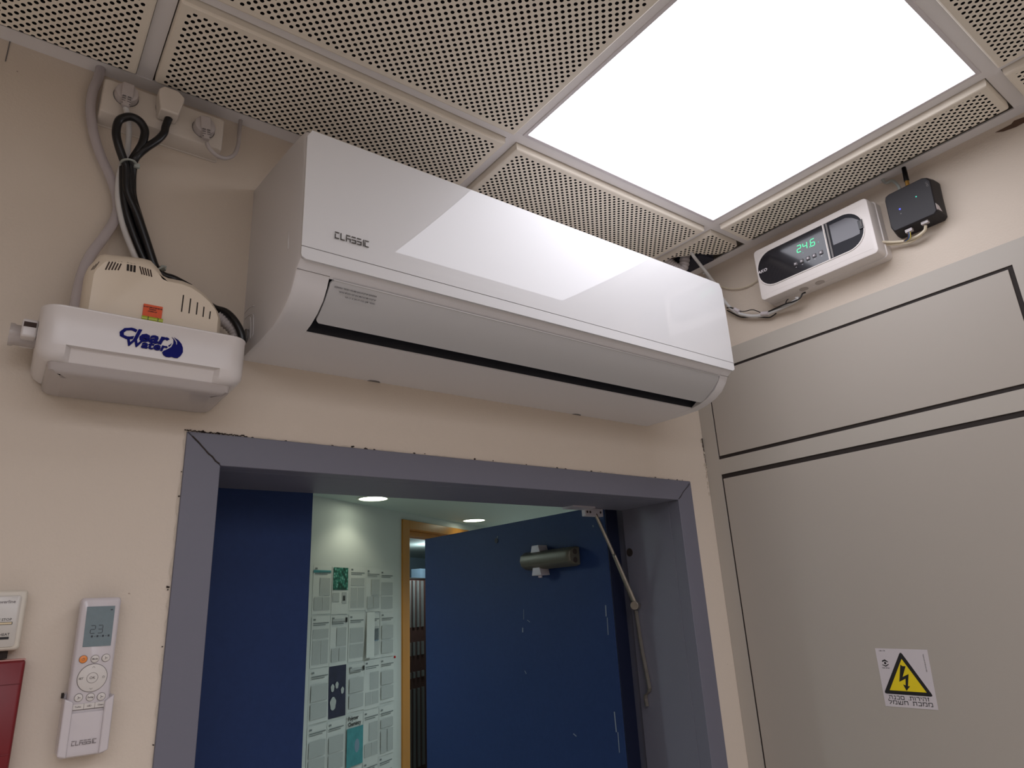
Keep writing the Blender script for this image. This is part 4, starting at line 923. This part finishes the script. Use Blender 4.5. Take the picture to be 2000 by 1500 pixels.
# ================================================================ TEMPERATURE CONTROLLER (right wall)
D = 0.058
ct = root('temperature_controller', (0, -0.40, 2.5), 'white temperature controller with green 24.6 display on the right wall', 'controller')
CF = Fr((-D, 0, 0), (0, -1, 0), (0, 0, 1)); cp = lambda x, y: CF.px(1460 + x / 6, 370 + y / 6)
tl, tr_, br, bl = cp(60, 735), cp(1385, 80), cp(1540, 720), cp(165, 1320)
cy0 = (tl[0] + bl[0]) / 2; cy1 = (tr_[0] + br[0]) / 2; cz0 = (br[1] + bl[1]) / 2; cz1 = (tl[1] + tr_[1]) / 2
def cring2(e, h, r=.009): return [RIGHT.p(a, c, h) for a, c in rrect(cy0 - e, cy1 + e, cz0 - e, cz1 + e, r, 5)]
bm = NB(); loft(bm, [cring2(.002, 0), cring2(.002, .022), cring2(.0, .023), cring2(-.0002, D - .004), cring2(-.0012, D - .0012), cring2(-.004, D)]); obj('case', bm, M['ctrl'], ct, smooth=True, auto=35)
# black stadium fascia
w_, h_ = cy1 - cy0, cz1 - cz0
fa0, fa1 = cp(118, 900)[0], cp(1370, 480)[0]
fz1 = (cp(870, 420)[1]); fz0 = (cp(960, 825)[1])
sh = fz1 - fz0; sr = sh * 0.46
ys = cp(880, 420)[0]; ys = (cp(870, 420)[0] + cp(965, 822)[0]) / 2
bm = NB(); ringprism(bm, CF, rrect(fa0 - .002, fa1 + .002, fz0 - .002, fz1 + .002, sr + .001, 8), rrect(fa0, fa1, fz0, fz1, sr, 8), -.0005, .0016); obj('rim', bm, M['ctrl'], ct, smooth=True, auto=35)
bm = NB(); prism(bm, CF, rrect(fa0, ys, fz0, fz1, sr, 8, rs=(sr, .0005, .0005, sr)), -.0005, .0008); fas = obj('display_fascia', bm, M['ctrlblack'], ct)
bm = NB(); prism(bm, CF, rrect(ys + .0035, fa1, fz0, fz1, sr, 8, rs=(.0005, sr, sr, .0005)), -.0005, .0004); obj('breaker_window', bm, M['blackmatt'], ct)
bm = NB(); fbox(bm, CF, ys, ys + .0022, fz0, fz1, -.0005, .0020); obj('divider', bm, M['ctrl'], ct)
bm = NB(); fbox(bm, CF, ys + .0075, ys + .0115, fz0 + .001, fz1 - .001, 0, .0022); obj('hinge', bm, M['seam'], ct)
wp = [cp(958, 425), cp(1150, 335), cp(1230, 335), cp(1320, 365), cp(1320, 520), cp(1240, 560), cp(1010, 655)]
bm = NB(); prism(bm, CF, wp, .0004, .0012); obj('window', bm, M['ctrlgrey'], ct)
lc = cp(1335, 410); bm = NB(); fbox(bm, CF, lc[0] - .006, lc[0] + .004, lc[1] - .011, lc[1] + .011, .0005, .003); obj('latch', bm, M['black'], ct, bevel=.001)
bm = NB(); fbox(bm, CF, lc[0], lc[0] + .002, lc[1] - .006, lc[1] + .006, .003, .0045); obj('latch_tab', bm, M['seam'], ct)
bm = NB(); kc = 1 / 12.5; dp = lambda x, y: CF.px(1520 + x * kc, 430 + y * kc)
z_b = dp(520, 790)[1]; z_t = dp(480, 580)[1]; hh = (z_t - z_b)
d1_, d2_, d3_ = dp(470, 795)[0], dp(610, 745)[0], dp(790, 650)[0]
dw = dp(560, 760)[0] - dp(465, 795)[0]; hh = .0165
zb1 = dp(515, 780)[1]; zb1 = (zb1 + dp(730, 680)[1] + dp(850, 630)[1]) / 3
seg7(CF, (d1_, zb1), dw, hh, SEG['2'], .0017, bm, .0008, .0012, .10); seg7(CF, (d2_ + .0008, zb1), dw, hh, SEG['4'], .0017, bm, .0008, .0012, .10); seg7(CF, (d3_ + .001, zb1), dw, hh, SEG['6'], .0017, bm, .0008, .0012, .10)
c = dp(755, 665); prism(bm, CF, circ(d3_ - .0012, zb1 + .0003, .0011, 8), .0008, .0012); obj('led_digits', bm, M['led'], ct)
bm = NB(); c = dp(985, 535); prism(bm, CF, circ(c[0], c[1], .0009, 8), .0008, .0012); c = dp(612, 800); prism(bm, CF, circ(c[0], c[1], .0009, 3), .0008, .0012); obj('led_symbol', bm, M['ledg'], ct)
for (x, y) in ((430, 1075), (580, 1005), (735, 935), (885, 870), (1050, 795)):
    c = dp(x, y); bm = NB(); loft(bm, [[CF.p(c[0] + a * s, c[1] + e * s, h) for a, e in rrect(-.0046, .0046, -.0046, .0046, .001, 2)] for s, h in ((1, .0006), (1, .0018), (.7, .0032))]); obj('button', bm, M['cb'], ct)
    bm = NB(); prism(bm, CF, circ(c[0], c[1], .0017, 10), .0032, .0036); obj('button_symbol', bm, M['sticker'], ct)
    bm = NB(); fbox(bm, CF, c[0] - .0012, c[0] + .0012, c[1] - .0088, c[1] - .0078, .0008, .0010); obj('tick_mark', bm, M['sticker'], ct)
c = cp(178, 960); text('brand_lettering', 'AKO', CF, c[0], c[1], .0105, M['sticker'], ct, c=.0008, h=.0003, align='CENTER', bold=.0003, shear=.15, sx=1.12)
for yy in (.10, .9):
    zz = cz0 + (cz1 - cz0) * yy; bm = NB(); fbox(bm, CF, cy0 + .012, cy1 - .012, zz - .0005, zz + .0005, -.0002, .0003); obj('moulded_line', bm, M['ctrl'], ct)
# knockouts underneath
for yy in (0.115, 0.155):
    bm = NB(); cyl(bm, (-.030, -cy0 - yy + 0.02, cz0 - .0012), (-.030, -cy0 - yy + 0.02, cz0 + .002), .010, 20); obj('cable_knockout', bm, M['knock'], ct)

# ---------------- black gateway box
gw = root('gateway_box', (0, -.62, 2.53), 'black gateway box with blue and green lights beside the controller', 'gateway')
GD = .040; GF = Fr((-GD, 0, 0), (0, -1, 0), (0, 0, 1)); gpx = lambda x, y: GF.px(1700 + x / 8.333, 310 + y / 8.333)
face = [gpx(370, 1165), gpx(330, 1110), gpx(235, 690), gpx(240, 625), gpx(290, 580), gpx(830, 315), gpx(900, 310), gpx(965, 350), gpx(1010, 560), gpx(1078, 840), gpx(1040, 900), gpx(400, 1180)]
cxg = sum(p[0] for p in face) / len(face); czg = sum(p[1] for p in face) / len(face)
def gring(s, c): return [RIGHT.p(cxg + (a - cxg) * s, czg + (e - czg) * s, c) for a, e in face]
bm = NB(); loft(bm, [gring(1.10, .0), gring(1.10, .012), gring(1.02, GD - .004), gring(.985, GD)]); gwb = obj('case', bm, M['modem'], gw, bevel=.0015)
c = gpx(745, 618); bm = NB(); prism(bm, GF, circ(c[0], c[1], .0013, 10), -.0002, .0006); obj('status_light', bm, M['ledg'], gw, label='teal status light')
c = gpx(480, 820); bm = NB(); prism(bm, GF, circ(c[0], c[1], .0017, 10), -.0002, .0006); obj('status_light', bm, M['ledb'], gw, label='blue status light')
c = gpx(498, 892); bm = NB(); prism(bm, GF, circ(c[0], c[1], .0013, 10), -.0002, .0004); obj('status_light', bm, M['seam'], gw, label='unlit grey light')
c = gpx(915, 415); text('brand_lettering', 'CMD', GF, c[0], c[1], .0055, M['seam'], gw, c=-.0001, h=.0003, align='CENTER', rot=-1.45)
# side sticker on the near flank
s4 = [gpx(1055, 735), gpx(1130, 790), gpx(1200, 915), gpx(1075, 845)]
SG = [hit(1700 + x / 8.333, 310 + y / 8.333, (-d_, 0, 0), (1, 0, 0)) for (x, y, d_) in ((1052, 728, .040), (1128, 790, .021), (1208, 925, .010), (1078, 842, .036))]
bm = NB(); v = [bm.verts.new(p + Vector((-.0012, -.0016, 0))) for p in SG]; bm.faces.new(v); v2 = [bm.verts.new(p + Vector((-.0008, -.001, 0))) for p in SG]; bm.faces.new(v2[::-1])
for i_ in range(4): bm.faces.new((v[i_], v[(i_ + 1) % 4], v2[(i_ + 1) % 4], v2[i_]))
obj('sticker', bm, M['sticker'], gw)
ant = root('antenna', at(1773, 362, 'x', -.026), 'short black antenna with a brass base on top of the gateway box', 'antenna')
a_, c_, e_ = at(1773, 363, 'x', -.026), at(1771, 354, 'x', -.026), at(1765, 327, 'x', -.026)
bm = NB(); cyl(bm, a_, c_, .0042, 6); cyl(bm, a_ - (c_ - a_) * .2, a_.lerp(c_, .5), .0030, 12); obj('base', bm, M['brass'], ant)
bm = NB(); cyl(bm, c_, e_, .0052, 16, .0045); obj('rod', bm, M['black'], ant, bevel=.001)
cable('network_cable', [Vector((-.016, -.575, 2.65)), at(1728, 356, 'x', -.012), at(1742, 353, 'x', -.014), at(1752, 360, 'x', -.018), at(1757, 368, 'x', -.022), at(1757, 374, 'x', -.022)], .0032, M['tie'], 'short clear network cable from the ceiling into the gateway box top')
cable('sensor_cable', [at(1716, 472, 'x', -.030), at(1740, 473, 'x', -.020), at(1766, 471, 'x', -.016), at(1778, 467, 'x', -.018), at(1794, 460, 'x', -.020), at(1806, 450, 'x', -.022), at(1808, 440, 'x', -.026)], .0030, M['jack'], 'cream cable from the controller up to the gateway box connector')
cable('sensor_cable', [at(1716, 477, 'x', -.026), at(1735, 478, 'x', -.016), at(1762, 476, 'x', -.012), at(1780, 472, 'x', -.014), at(1800, 459, 'x', -.014)], .0024, M['jack'], 'thin cream cable behind the one joining controller and gateway')
for m_, off, lab in (('bwire', 0, 'blue'), ('browire', -2.5, 'brown'), ('ywire', 3, 'yellow')):
    cable('wire', [at(1768 + off, 471, 'x', -.018), at(1775 + off, 465, 'x', -.026), at(1776 + off * .7, 457, 'x', -.030), at(1775 + off * .6, 452, 'x', -.030)], .0011, M[m_], lab + ' wire looping into the gateway box bottom', 'wire', n=6)
for (u, v) in ((1776, 451), (1807, 435)):
    p = at(u, v, 'x', -.029); bm = NB(); addbox(bm, p.x - .004, p.x + .004, p.y - .007, p.y + .007, p.z - .003, p.z + .004); obj('connector', bm, M['greyplastic'], gw, bevel=.0005)

# ---------------- cables between air conditioner and controller
def rc_(x, y, d): return at(1380 + x / 8.333, 560 + y / 8.333, 'x', d)
cable('white_cable', [Vector((-.118, -.130, 2.645)), at(1352, 496, 'z', 2.606), at(1366, 515, 'z', 2.592), at(1384, 538, 'z', 2.570), at(1400, 560, 'x', -.020), at(1408, 578, 'x', -.012), at(1418, 592, 'x', -.012), at(1432, 606, 'x', -.012), at(1445, 613, 'x', -.012), at(1465, 617, 'x', -.012), at(1488, 616, 'x', -.013), at(1505, 611, 'x', -.016), at(1530, 600, 'x', -.022), at(1556, 586, 'x', -.030), at(1556, 580, 'x', -.034)], .0042, M['whitehose'],
      'thick white cable from the broken ceiling tile round to the controller')
cable('white_cable', [Vector((-.03, -.10, 2.60)), at(1378, 530, 'x', -.010), at(1380, 540, 'x', -.010), at(1390, 552, 'x', -.010)], .0028, M['whitehose'], 'short white cable dropping from the ceiling edge behind the air conditioner')
cable('white_cable', [at(1400, 556, 'x', -.006), at(1412, 561, 'x', -.006), at(1430, 564, 'x', -.006), at(1450, 562, 'x', -.006), at(1466, 556, 'x', -.006), at(1479, 547, 'x', -.006)], .0016, M['jack'], 'thin cream cable sagging from the air conditioner to the controller side')
cable('black_wire', [rc_(330, 345, -.013), rc_(380, 338, -.015), rc_(440, 352, -.017)], .0016, M['black'], 'short black wire entering the upper tape wrap by the air conditioner', 'wire', n=6)
cable('black_wire', [rc_(335, 385, -.010), rc_(420, 430, -.010), rc_(520, 480, -.010), rc_(600, 497, -.010), rc_(800, 492, -.010), rc_(1010, 500, -.010), rc_(1080, 470, -.010), rc_(1135, 430, -.008)], .0017, M['black'], 'black wire sagging below the white cable', 'wire', n=6)
cable('black_wire', [rc_(540, 403, -.016), rc_(620, 400, -.013), rc_(740, 375, -.012), rc_(820, 395, -.013), rc_(890, 428, -.016)], .0012, M['black'], 'thin black wire arching above the white cable between the tape wraps', 'wire', n=6)
cable('black_wire', [rc_(1010, 405, -.019), rc_(1150, 340, -.026), rc_(1300, 275, -.034), rc_(1420, 240, -.034), rc_(1520, 185, -.032), rc_(1560, 115, -.030), rc_(1610, 92, -.030)], .0019, M['black'], 'black wire running along the white cable into the controller underside', 'wire', n=6)
cable('black_wire', [rc_(1285, 275, -.034), rc_(1305, 225, -.034), rc_(1330, 200, -.034)], .0014, M['black'], 'stub of black wire pushed into the controller knockout', 'wire', n=6)
for (a_, c_, d_, lab) in (((450, 365), (535, 410), -.012, 'upper'), ((895, 440), (1010, 430), -.016, 'lower')):
    bm = NB(); cyl(bm, rc_(*a_, d_), rc_(*c_, d_ - .002), .0052, 12); o = obj('tape_wrap', bm, M['sticker'], None, smooth=True, auto=40)
    tag(o, 'white tape wrap on the cable, the one nearer the ' + ('air conditioner' if lab == 'upper' else 'controller'), 'tape')
# grey-white ribbed hose and dark foam in the broken corner
bm = NB(); P_ = [Vector((-.150, -.075, 2.62)), Vector((-.135, -.085, 2.598)), Vector((-.118, -.10, 2.592)), Vector((-.110, -.11, 2.64))]
tube(bm, P_, lambda t: .013 + .0012 * math.cos(t * 90), n=16, k=16); tag(obj('ribbed_hose', bm, M['greyplastic'], None, smooth=True), 'grey ribbed hose in the broken corner of the ceiling', 'hose')
bm = NB(); addbox(bm, -.100, -.045, -.150, -.06, H - .012, H + .02); tag(obj('foam_block', bm, mat('dark_foam', (44, 44, 56), .9), None, bevel=.004), 'dark foam block in the hole of the corner ceiling tile', 'foam')

# ================================================================ HALL BEYOND THE DOOR
WP = Vector((.36, 2.80, 0)); WD = Vector((math.cos(math.radians(30)), .5, 0)); WN = Vector((.5, -WD.x, 0))   # WN faces the camera
HW = Fr(WP, WD, (0, 0, 1))
if HW.N.dot(WN) < 0: HW.N = -HW.N
j0, j1, jt, ji = .385, .470, 2.352, 2.296
dend = 1.36
bm = NB(); fbox(bm, HW, -3.2, j0, 0, HC, -.12, 0); fbox(bm, HW, j0, 4.2, jt, HC, -.12, 0); fbox(bm, HW, dend, 4.2, 0, jt, -.12, 0)
struct('wall_hall', bm, M['hallwall'])
struct('ceiling_hall', box(-3.5, 6.5, 0.186, 8.5, HC, HC + .1), M['hallceil'])
struct('wall_hall_left', box(-2.7, -2.6, .186, 1.4, 0, HC), M['hallwall'])
struct('wall_hall_right', box(3.6, 3.7, .186, 5.0, 0, HC), M['hallwall'])
struct('wall_hall_near', box(0.15, 3.6, .10, .186, 0, HC), M['hallwall'])
d2 = root('door_2', tuple(WP + WD * .9), kind='structure')
bm = NB(); fbox(bm, HW, j0, j1, 0, jt, -.13, .012); obj('jamb', bm, M['wood'], d2, bevel=.002)
bm = NB(); fbox(bm, HW, dend - .085, dend, 0, jt, -.13, .012); obj('jamb', bm, M['wood'], d2, bevel=.002)
bm = NB(); fbox(bm, HW, j1, dend - .085, ji, jt, -.13, .012); obj('header', bm, M['wood'], d2, bevel=.002)
bm = NB(); fbox(bm, HW, j1, dend - .085, ji - .035, ji - .001, -.13, -.05); obj('header_stop', bm, M['wood'], d2, bevel=.002)
# room beyond the wooden doorway
struct('wall_far', obj_b := (lambda bm: (fbox(bm, HW, -1.5, 5.5, 0, HC, -2.2, -2.1), bm)[1])(NB()), M['roomwall'])
sc = root('slatted_cabinet', tuple(HW.p(1.35, 0, -1.30)), 'brown cabinet with pale vertical slats seen through the wooden doorway', 'cabinet')
F = Fr(HW.p(0, 0, -1.28), WD, (0, 0, 1)); F.N = HW.N
wx0 = F.px(790, 1130)[0]; wx1 = F.px(880, 1130)[0]; zt = F.px(812, 1131)[1]
bm = NB(); fbox(bm, F, wx0 - .2, wx1, 0, zt, -.4, 0); obj('body', bm, M['slatb'], sc)
bm = NB(); fbox(bm, F, wx0 - .22, wx1 + .02, zt, zt + .012, -.42, .01); obj('top', bm, M['dark'], sc)
n_ = 0
for u0 in (797, 805, 813.5, 822):
    a = F.px(u0, 1250)[0]; c = F.px(u0 + 4.2, 1250)[0]
    for v0, v1 in ((1134, 1225), (1254, 1280), (1312, 1324), (1345, 1500)):
        bm = NB(); fbox(bm, F, a, c, F.px(810, v1)[1], F.px(810, v0)[1], 0, .012); obj('slat', bm, M['slat'], sc)
pt = root('potted_plant', tuple(F.p((wx0 + wx1) / 2 - .1, zt, -.1)), 'dark green plant on top of the slatted cabinet', 'plant')
bm = NB(); cc = F.p(F.px(808, 1130)[0] - .05, zt + .012, -.30)
for k_ in range(14):
    a = k_ * 2.4; L_ = .10 + .05 * (k_ % 3)
    d_ = Vector((math.cos(a), math.sin(a), 0)); tube(bm, [cc + Vector((0, 0, .06)), cc + d_ * L_ * .5 + Vector((0, 0, .12 - .01 * (k_ % 4))), cc + d_ * L_ + Vector((0, 0, .05 - .02 * (k_ % 3)))], lambda t: .010 * math.sin(math.pi * min(.98, t + .05)) + .001, n=5, k=4)
obj('leaves', bm, M['leafg'], pt)
bm = NB(); cyl(bm, cc, cc + Vector((0, 0, .07)), .045, 14, .055); obj('pot', bm, M['dark'], pt)
bt = tag(obj('box_file', (lambda bm: (fbox(bm, F, F.px(826, 1120)[0], F.px(836, 1120)[0], zt + .0125, F.px(826, 1110)[1], -.14, -.03), bm)[1])(NB()), M['bluepic'], None), 'pale upright file on the cabinet beside the plant', 'file')

# downlights: disc, ring, lamp; first two seen, the others hidden and added as fill
fr = HW.p(2.6, 0, -1.0)
dls = [at(729, 973.5, 'z', HC), at(926, 1016, 'z', HC), Vector((2.7, 3.6, HC)), Vector((-1.35, 1.75, HC)), Vector((1.3, 1.5, HC)), Vector((fr.x, fr.y, HC))]
dlab = ('round recessed downlight nearest the doorway, left of the two in the hall ceiling', 'round recessed downlight further down the hall, above the open blue door',
        'round fill light added at the far right of the hall, hidden by the open door', 'round fill light added at the left of the hall, hidden by the wall', 'round fill light added in the hall behind the open blue door', 'round fill light added in the far room beyond the wooden doorway')
for n_, p in enumerate(dls):
    r = root('downlight', (p.x, p.y, HC), dlab[n_], 'ceiling light', 'hall downlights')
    F2 = Fr((p.x, p.y, HC), (1, 0, 0), (0, -1, 0))
    bm = NB(); ringprism(bm, F2, circ(0, 0, .095, 32), circ(0, 0, .082, 32), -.0005, .004); obj('ring', bm, M['chrome'], r, smooth=True, auto=40)
    bm = NB(); v_ = [bm.verts.new(F2.p(x, y, .0015)) for x, y in circ(0, 0, .082, 32)]; bm.faces.new(v_); obj('lens', bm, M['downlight'], r)
    ld = bpy.data.lights.new('downlight_lamp', 'SPOT' if n_ < 5 else 'POINT'); ld.energy = HALL_W * (0.55 if n_ == 0 else 2.2 if n_ == 1 else 9.0 if n_ < 5 else 1.8); ld.color = HALL_COL if n_ < 2 else (0.80, 0.95, 1.0); 
    if n_ < 5: ld.spot_size = math.radians(128 if n_ < 2 else 160 if n_ < 5 else 178); ld.spot_blend = .5
    ld.shadow_soft_size = .05
    lo = bpy.data.objects.new('downlight_lamp', ld); COL.objects.link(lo); setparent(lo, r); lo.location = (p.x, p.y, HC - (.02 if n_ < 5 else .12))

# papers pinned on the hall wall
rows = [2.026, 1.768, 1.505, 1.243, .985]; cw, rh = .158, .250
cols = [-.492, -.333, -.170, -.012, .142]
cname = ('leftmost', 'second', 'third', 'fourth', 'rightmost'); rname = ('top', 'second', 'third', 'fourth', 'lowest')
for ri, zt_ in enumerate(rows):
    for ci, s0 in enumerate(cols):
        rr_ = random.Random(ri * 10 + ci); w = cw * rr_.uniform(.93, 1.0); zt2 = zt_ + rr_.uniform(-.006, .006); hgt = rh * rr_.uniform(.97, 1.05)
        s1 = s0 + w
        kindp = {(0, 1): 'pic', (2, 1): 'dark', (3, 2): 'teal'}.get((ri, ci))
        desc = {'pic': 'printed page with a green microscope picture', 'dark': 'dark blue cover page with pale shapes', 'teal': 'journal cover page headed Polymer Chemistry'}.get(kindp, 'printed white page of grey text')
        pr_ = root('paper_sheet', tuple(HW.p(s0 + w / 2, zt2 - hgt / 2, .001)), '%s on the hall wall, %s in the %s row' % (desc, cname[ci], rname[ri]), 'paper', 'pages pinned on the hall wall')
        lift = .0012 + .0012 * ((ri + ci) % 2)
        bm = NB(); nn_ = 6; curl = rr_.uniform(0, .006)
        top = [[bm.verts.new(HW.p(s0 + w * i_ / nn_, zt2 - hgt * k_ / 6, lift + curl * (k_ / 6) ** 2 * (i_ / nn_))) for i_ in range(nn_ + 1)] for k_ in range(7)]
        for k_ in range(6):
            for i_ in range(nn_): bm.faces.new((top[k_][i_], top[k_][i_ + 1], top[k_ + 1][i_ + 1], top[k_ + 1][i_]))
        sh_ = obj('sheet', bm, M['paper'] if kindp != 'dark' else M['darkpic'], pr_)
        cl_ = lift + curl + .0003
        def blk(a0, a1, b0, b1, m, nm='text_block'):
            bm = NB(); fbox(bm, HW, s0 + w * a0, s0 + w * a1, zt2 - hgt * b1, zt2 - hgt * b0, cl_, cl_ + .0004); obj(nm, bm, m, pr_)
        if kindp == 'pic':
            blk(.06, .97, .03, .50, M['pic'], 'picture'); blk(.62, .9, .55, .78, M['print']); blk(.66, .82, .62, .73, M['ink'], 'picture'); blk(.05, .45, .56, .74, M['print'])
        elif kindp == 'dark':
            for (cx_, cz_, r_) in ((.25, .72, .17), (.2, .42, .10), (.45, .38, .09), (.78, .5, .09)):
                bm = NB(); prism(bm, HW, [(s0 + w * cx_ + w * r_ * math.cos(t) * (1 + .12 * math.sin(5 * t)), zt2 - hgt * cz_ + w * r_ * 1.3 * math.sin(t)) for t in [2 * math.pi * q_ / 18 for q_ in range(18)]], cl_, cl_ + .0004); obj('picture', bm, mat('stone_shape', (110, 104, 96), .7, var=.4, vscale=60) if False else M['print'], pr_)
        elif kindp == 'teal':
            blk(.0, 1.0, .24, 1.0, M['teal'], 'picture')
            if True:
                text('lettering', 'Polymer\nChemistry', HW, s0 + w * .05, zt2 - hgt * .11, .028, M['ink'], pr_, c=cl_, h=.0003, bold=.0008)
                bm = NB(); prism(bm, HW, circ(s0 + w * .62, zt2 - hgt * .62, .022, 18, .034), cl_ + .0004, cl_ + .0008); obj('picture', bm, M['bluepic'], pr_)
        else:
            blk(.08, .2, .05, .085, M['printd']); blk(.08, .92, .13, .15, M['printd']); blk(.08, .75, .17, .185, M['printd'])
            t_ = rr_.random()
            if t_ < .4: blk(.08, .92, .30, .60, M['print']); blk(.08, .92, .64, .92, M['print'])
            elif t_ < .7: blk(.36, .92, .26, .62, M['print']); blk(.08, .48, .66, .92, M['print']); blk(.52, .92, .66, .92, M['print'])
            else: blk(.08, .92, .26, .44, M['print']); blk(.08, .48, .48, .94, M['print']); blk(.52, .92, .48, .94, M['print'])
            if (ri, ci) == (0, 0): blk(.0, .95, .10, .155, M['teal'], 'header_bar')
            if (ri, ci) == (1, 3): blk(.2, .9, .35, .62, M['bluepic'], 'picture')
            if ri == 1 and ci == 1 or ri == 2 and ci == 2: blk(.86, .97, .06, .16, M['ink'], 'mark'); blk(.1, .8, .08, .16, M['print'])
# a sheet that has slipped and curls forward
bm = NB(); g = [[bm.verts.new(HW.p(.0 + .035 * i_ - .01 * k_ * .6, 1.775 - .05 * k_, .006 + .010 * math.sin(i_ * 1.2) + .004 * k_)) for i_ in range(3)] for k_ in range(6)]
for k_ in range(5):
    for i_ in range(2): bm.faces.new((g[k_][i_], g[k_][i_ + 1], g[k_ + 1][i_ + 1], g[k_ + 1][i_]))
tag(obj('curled_sheet', bm, M['paper'], None, smooth=True), 'loose blank strip of paper curling off the hall wall between pages', 'paper')
bm = NB(); c_ = HW.p(.305, 1.505, .004); bmesh.ops.create_icosphere(bm, subdivisions=1, radius=.008, matrix=Matrix.Translation(c_)); tag(obj('push_pin', bm, mat('red_pin', (200, 30, 40), .4), None, smooth=True), 'small red pin right of the pages on the hall wall', 'pin')
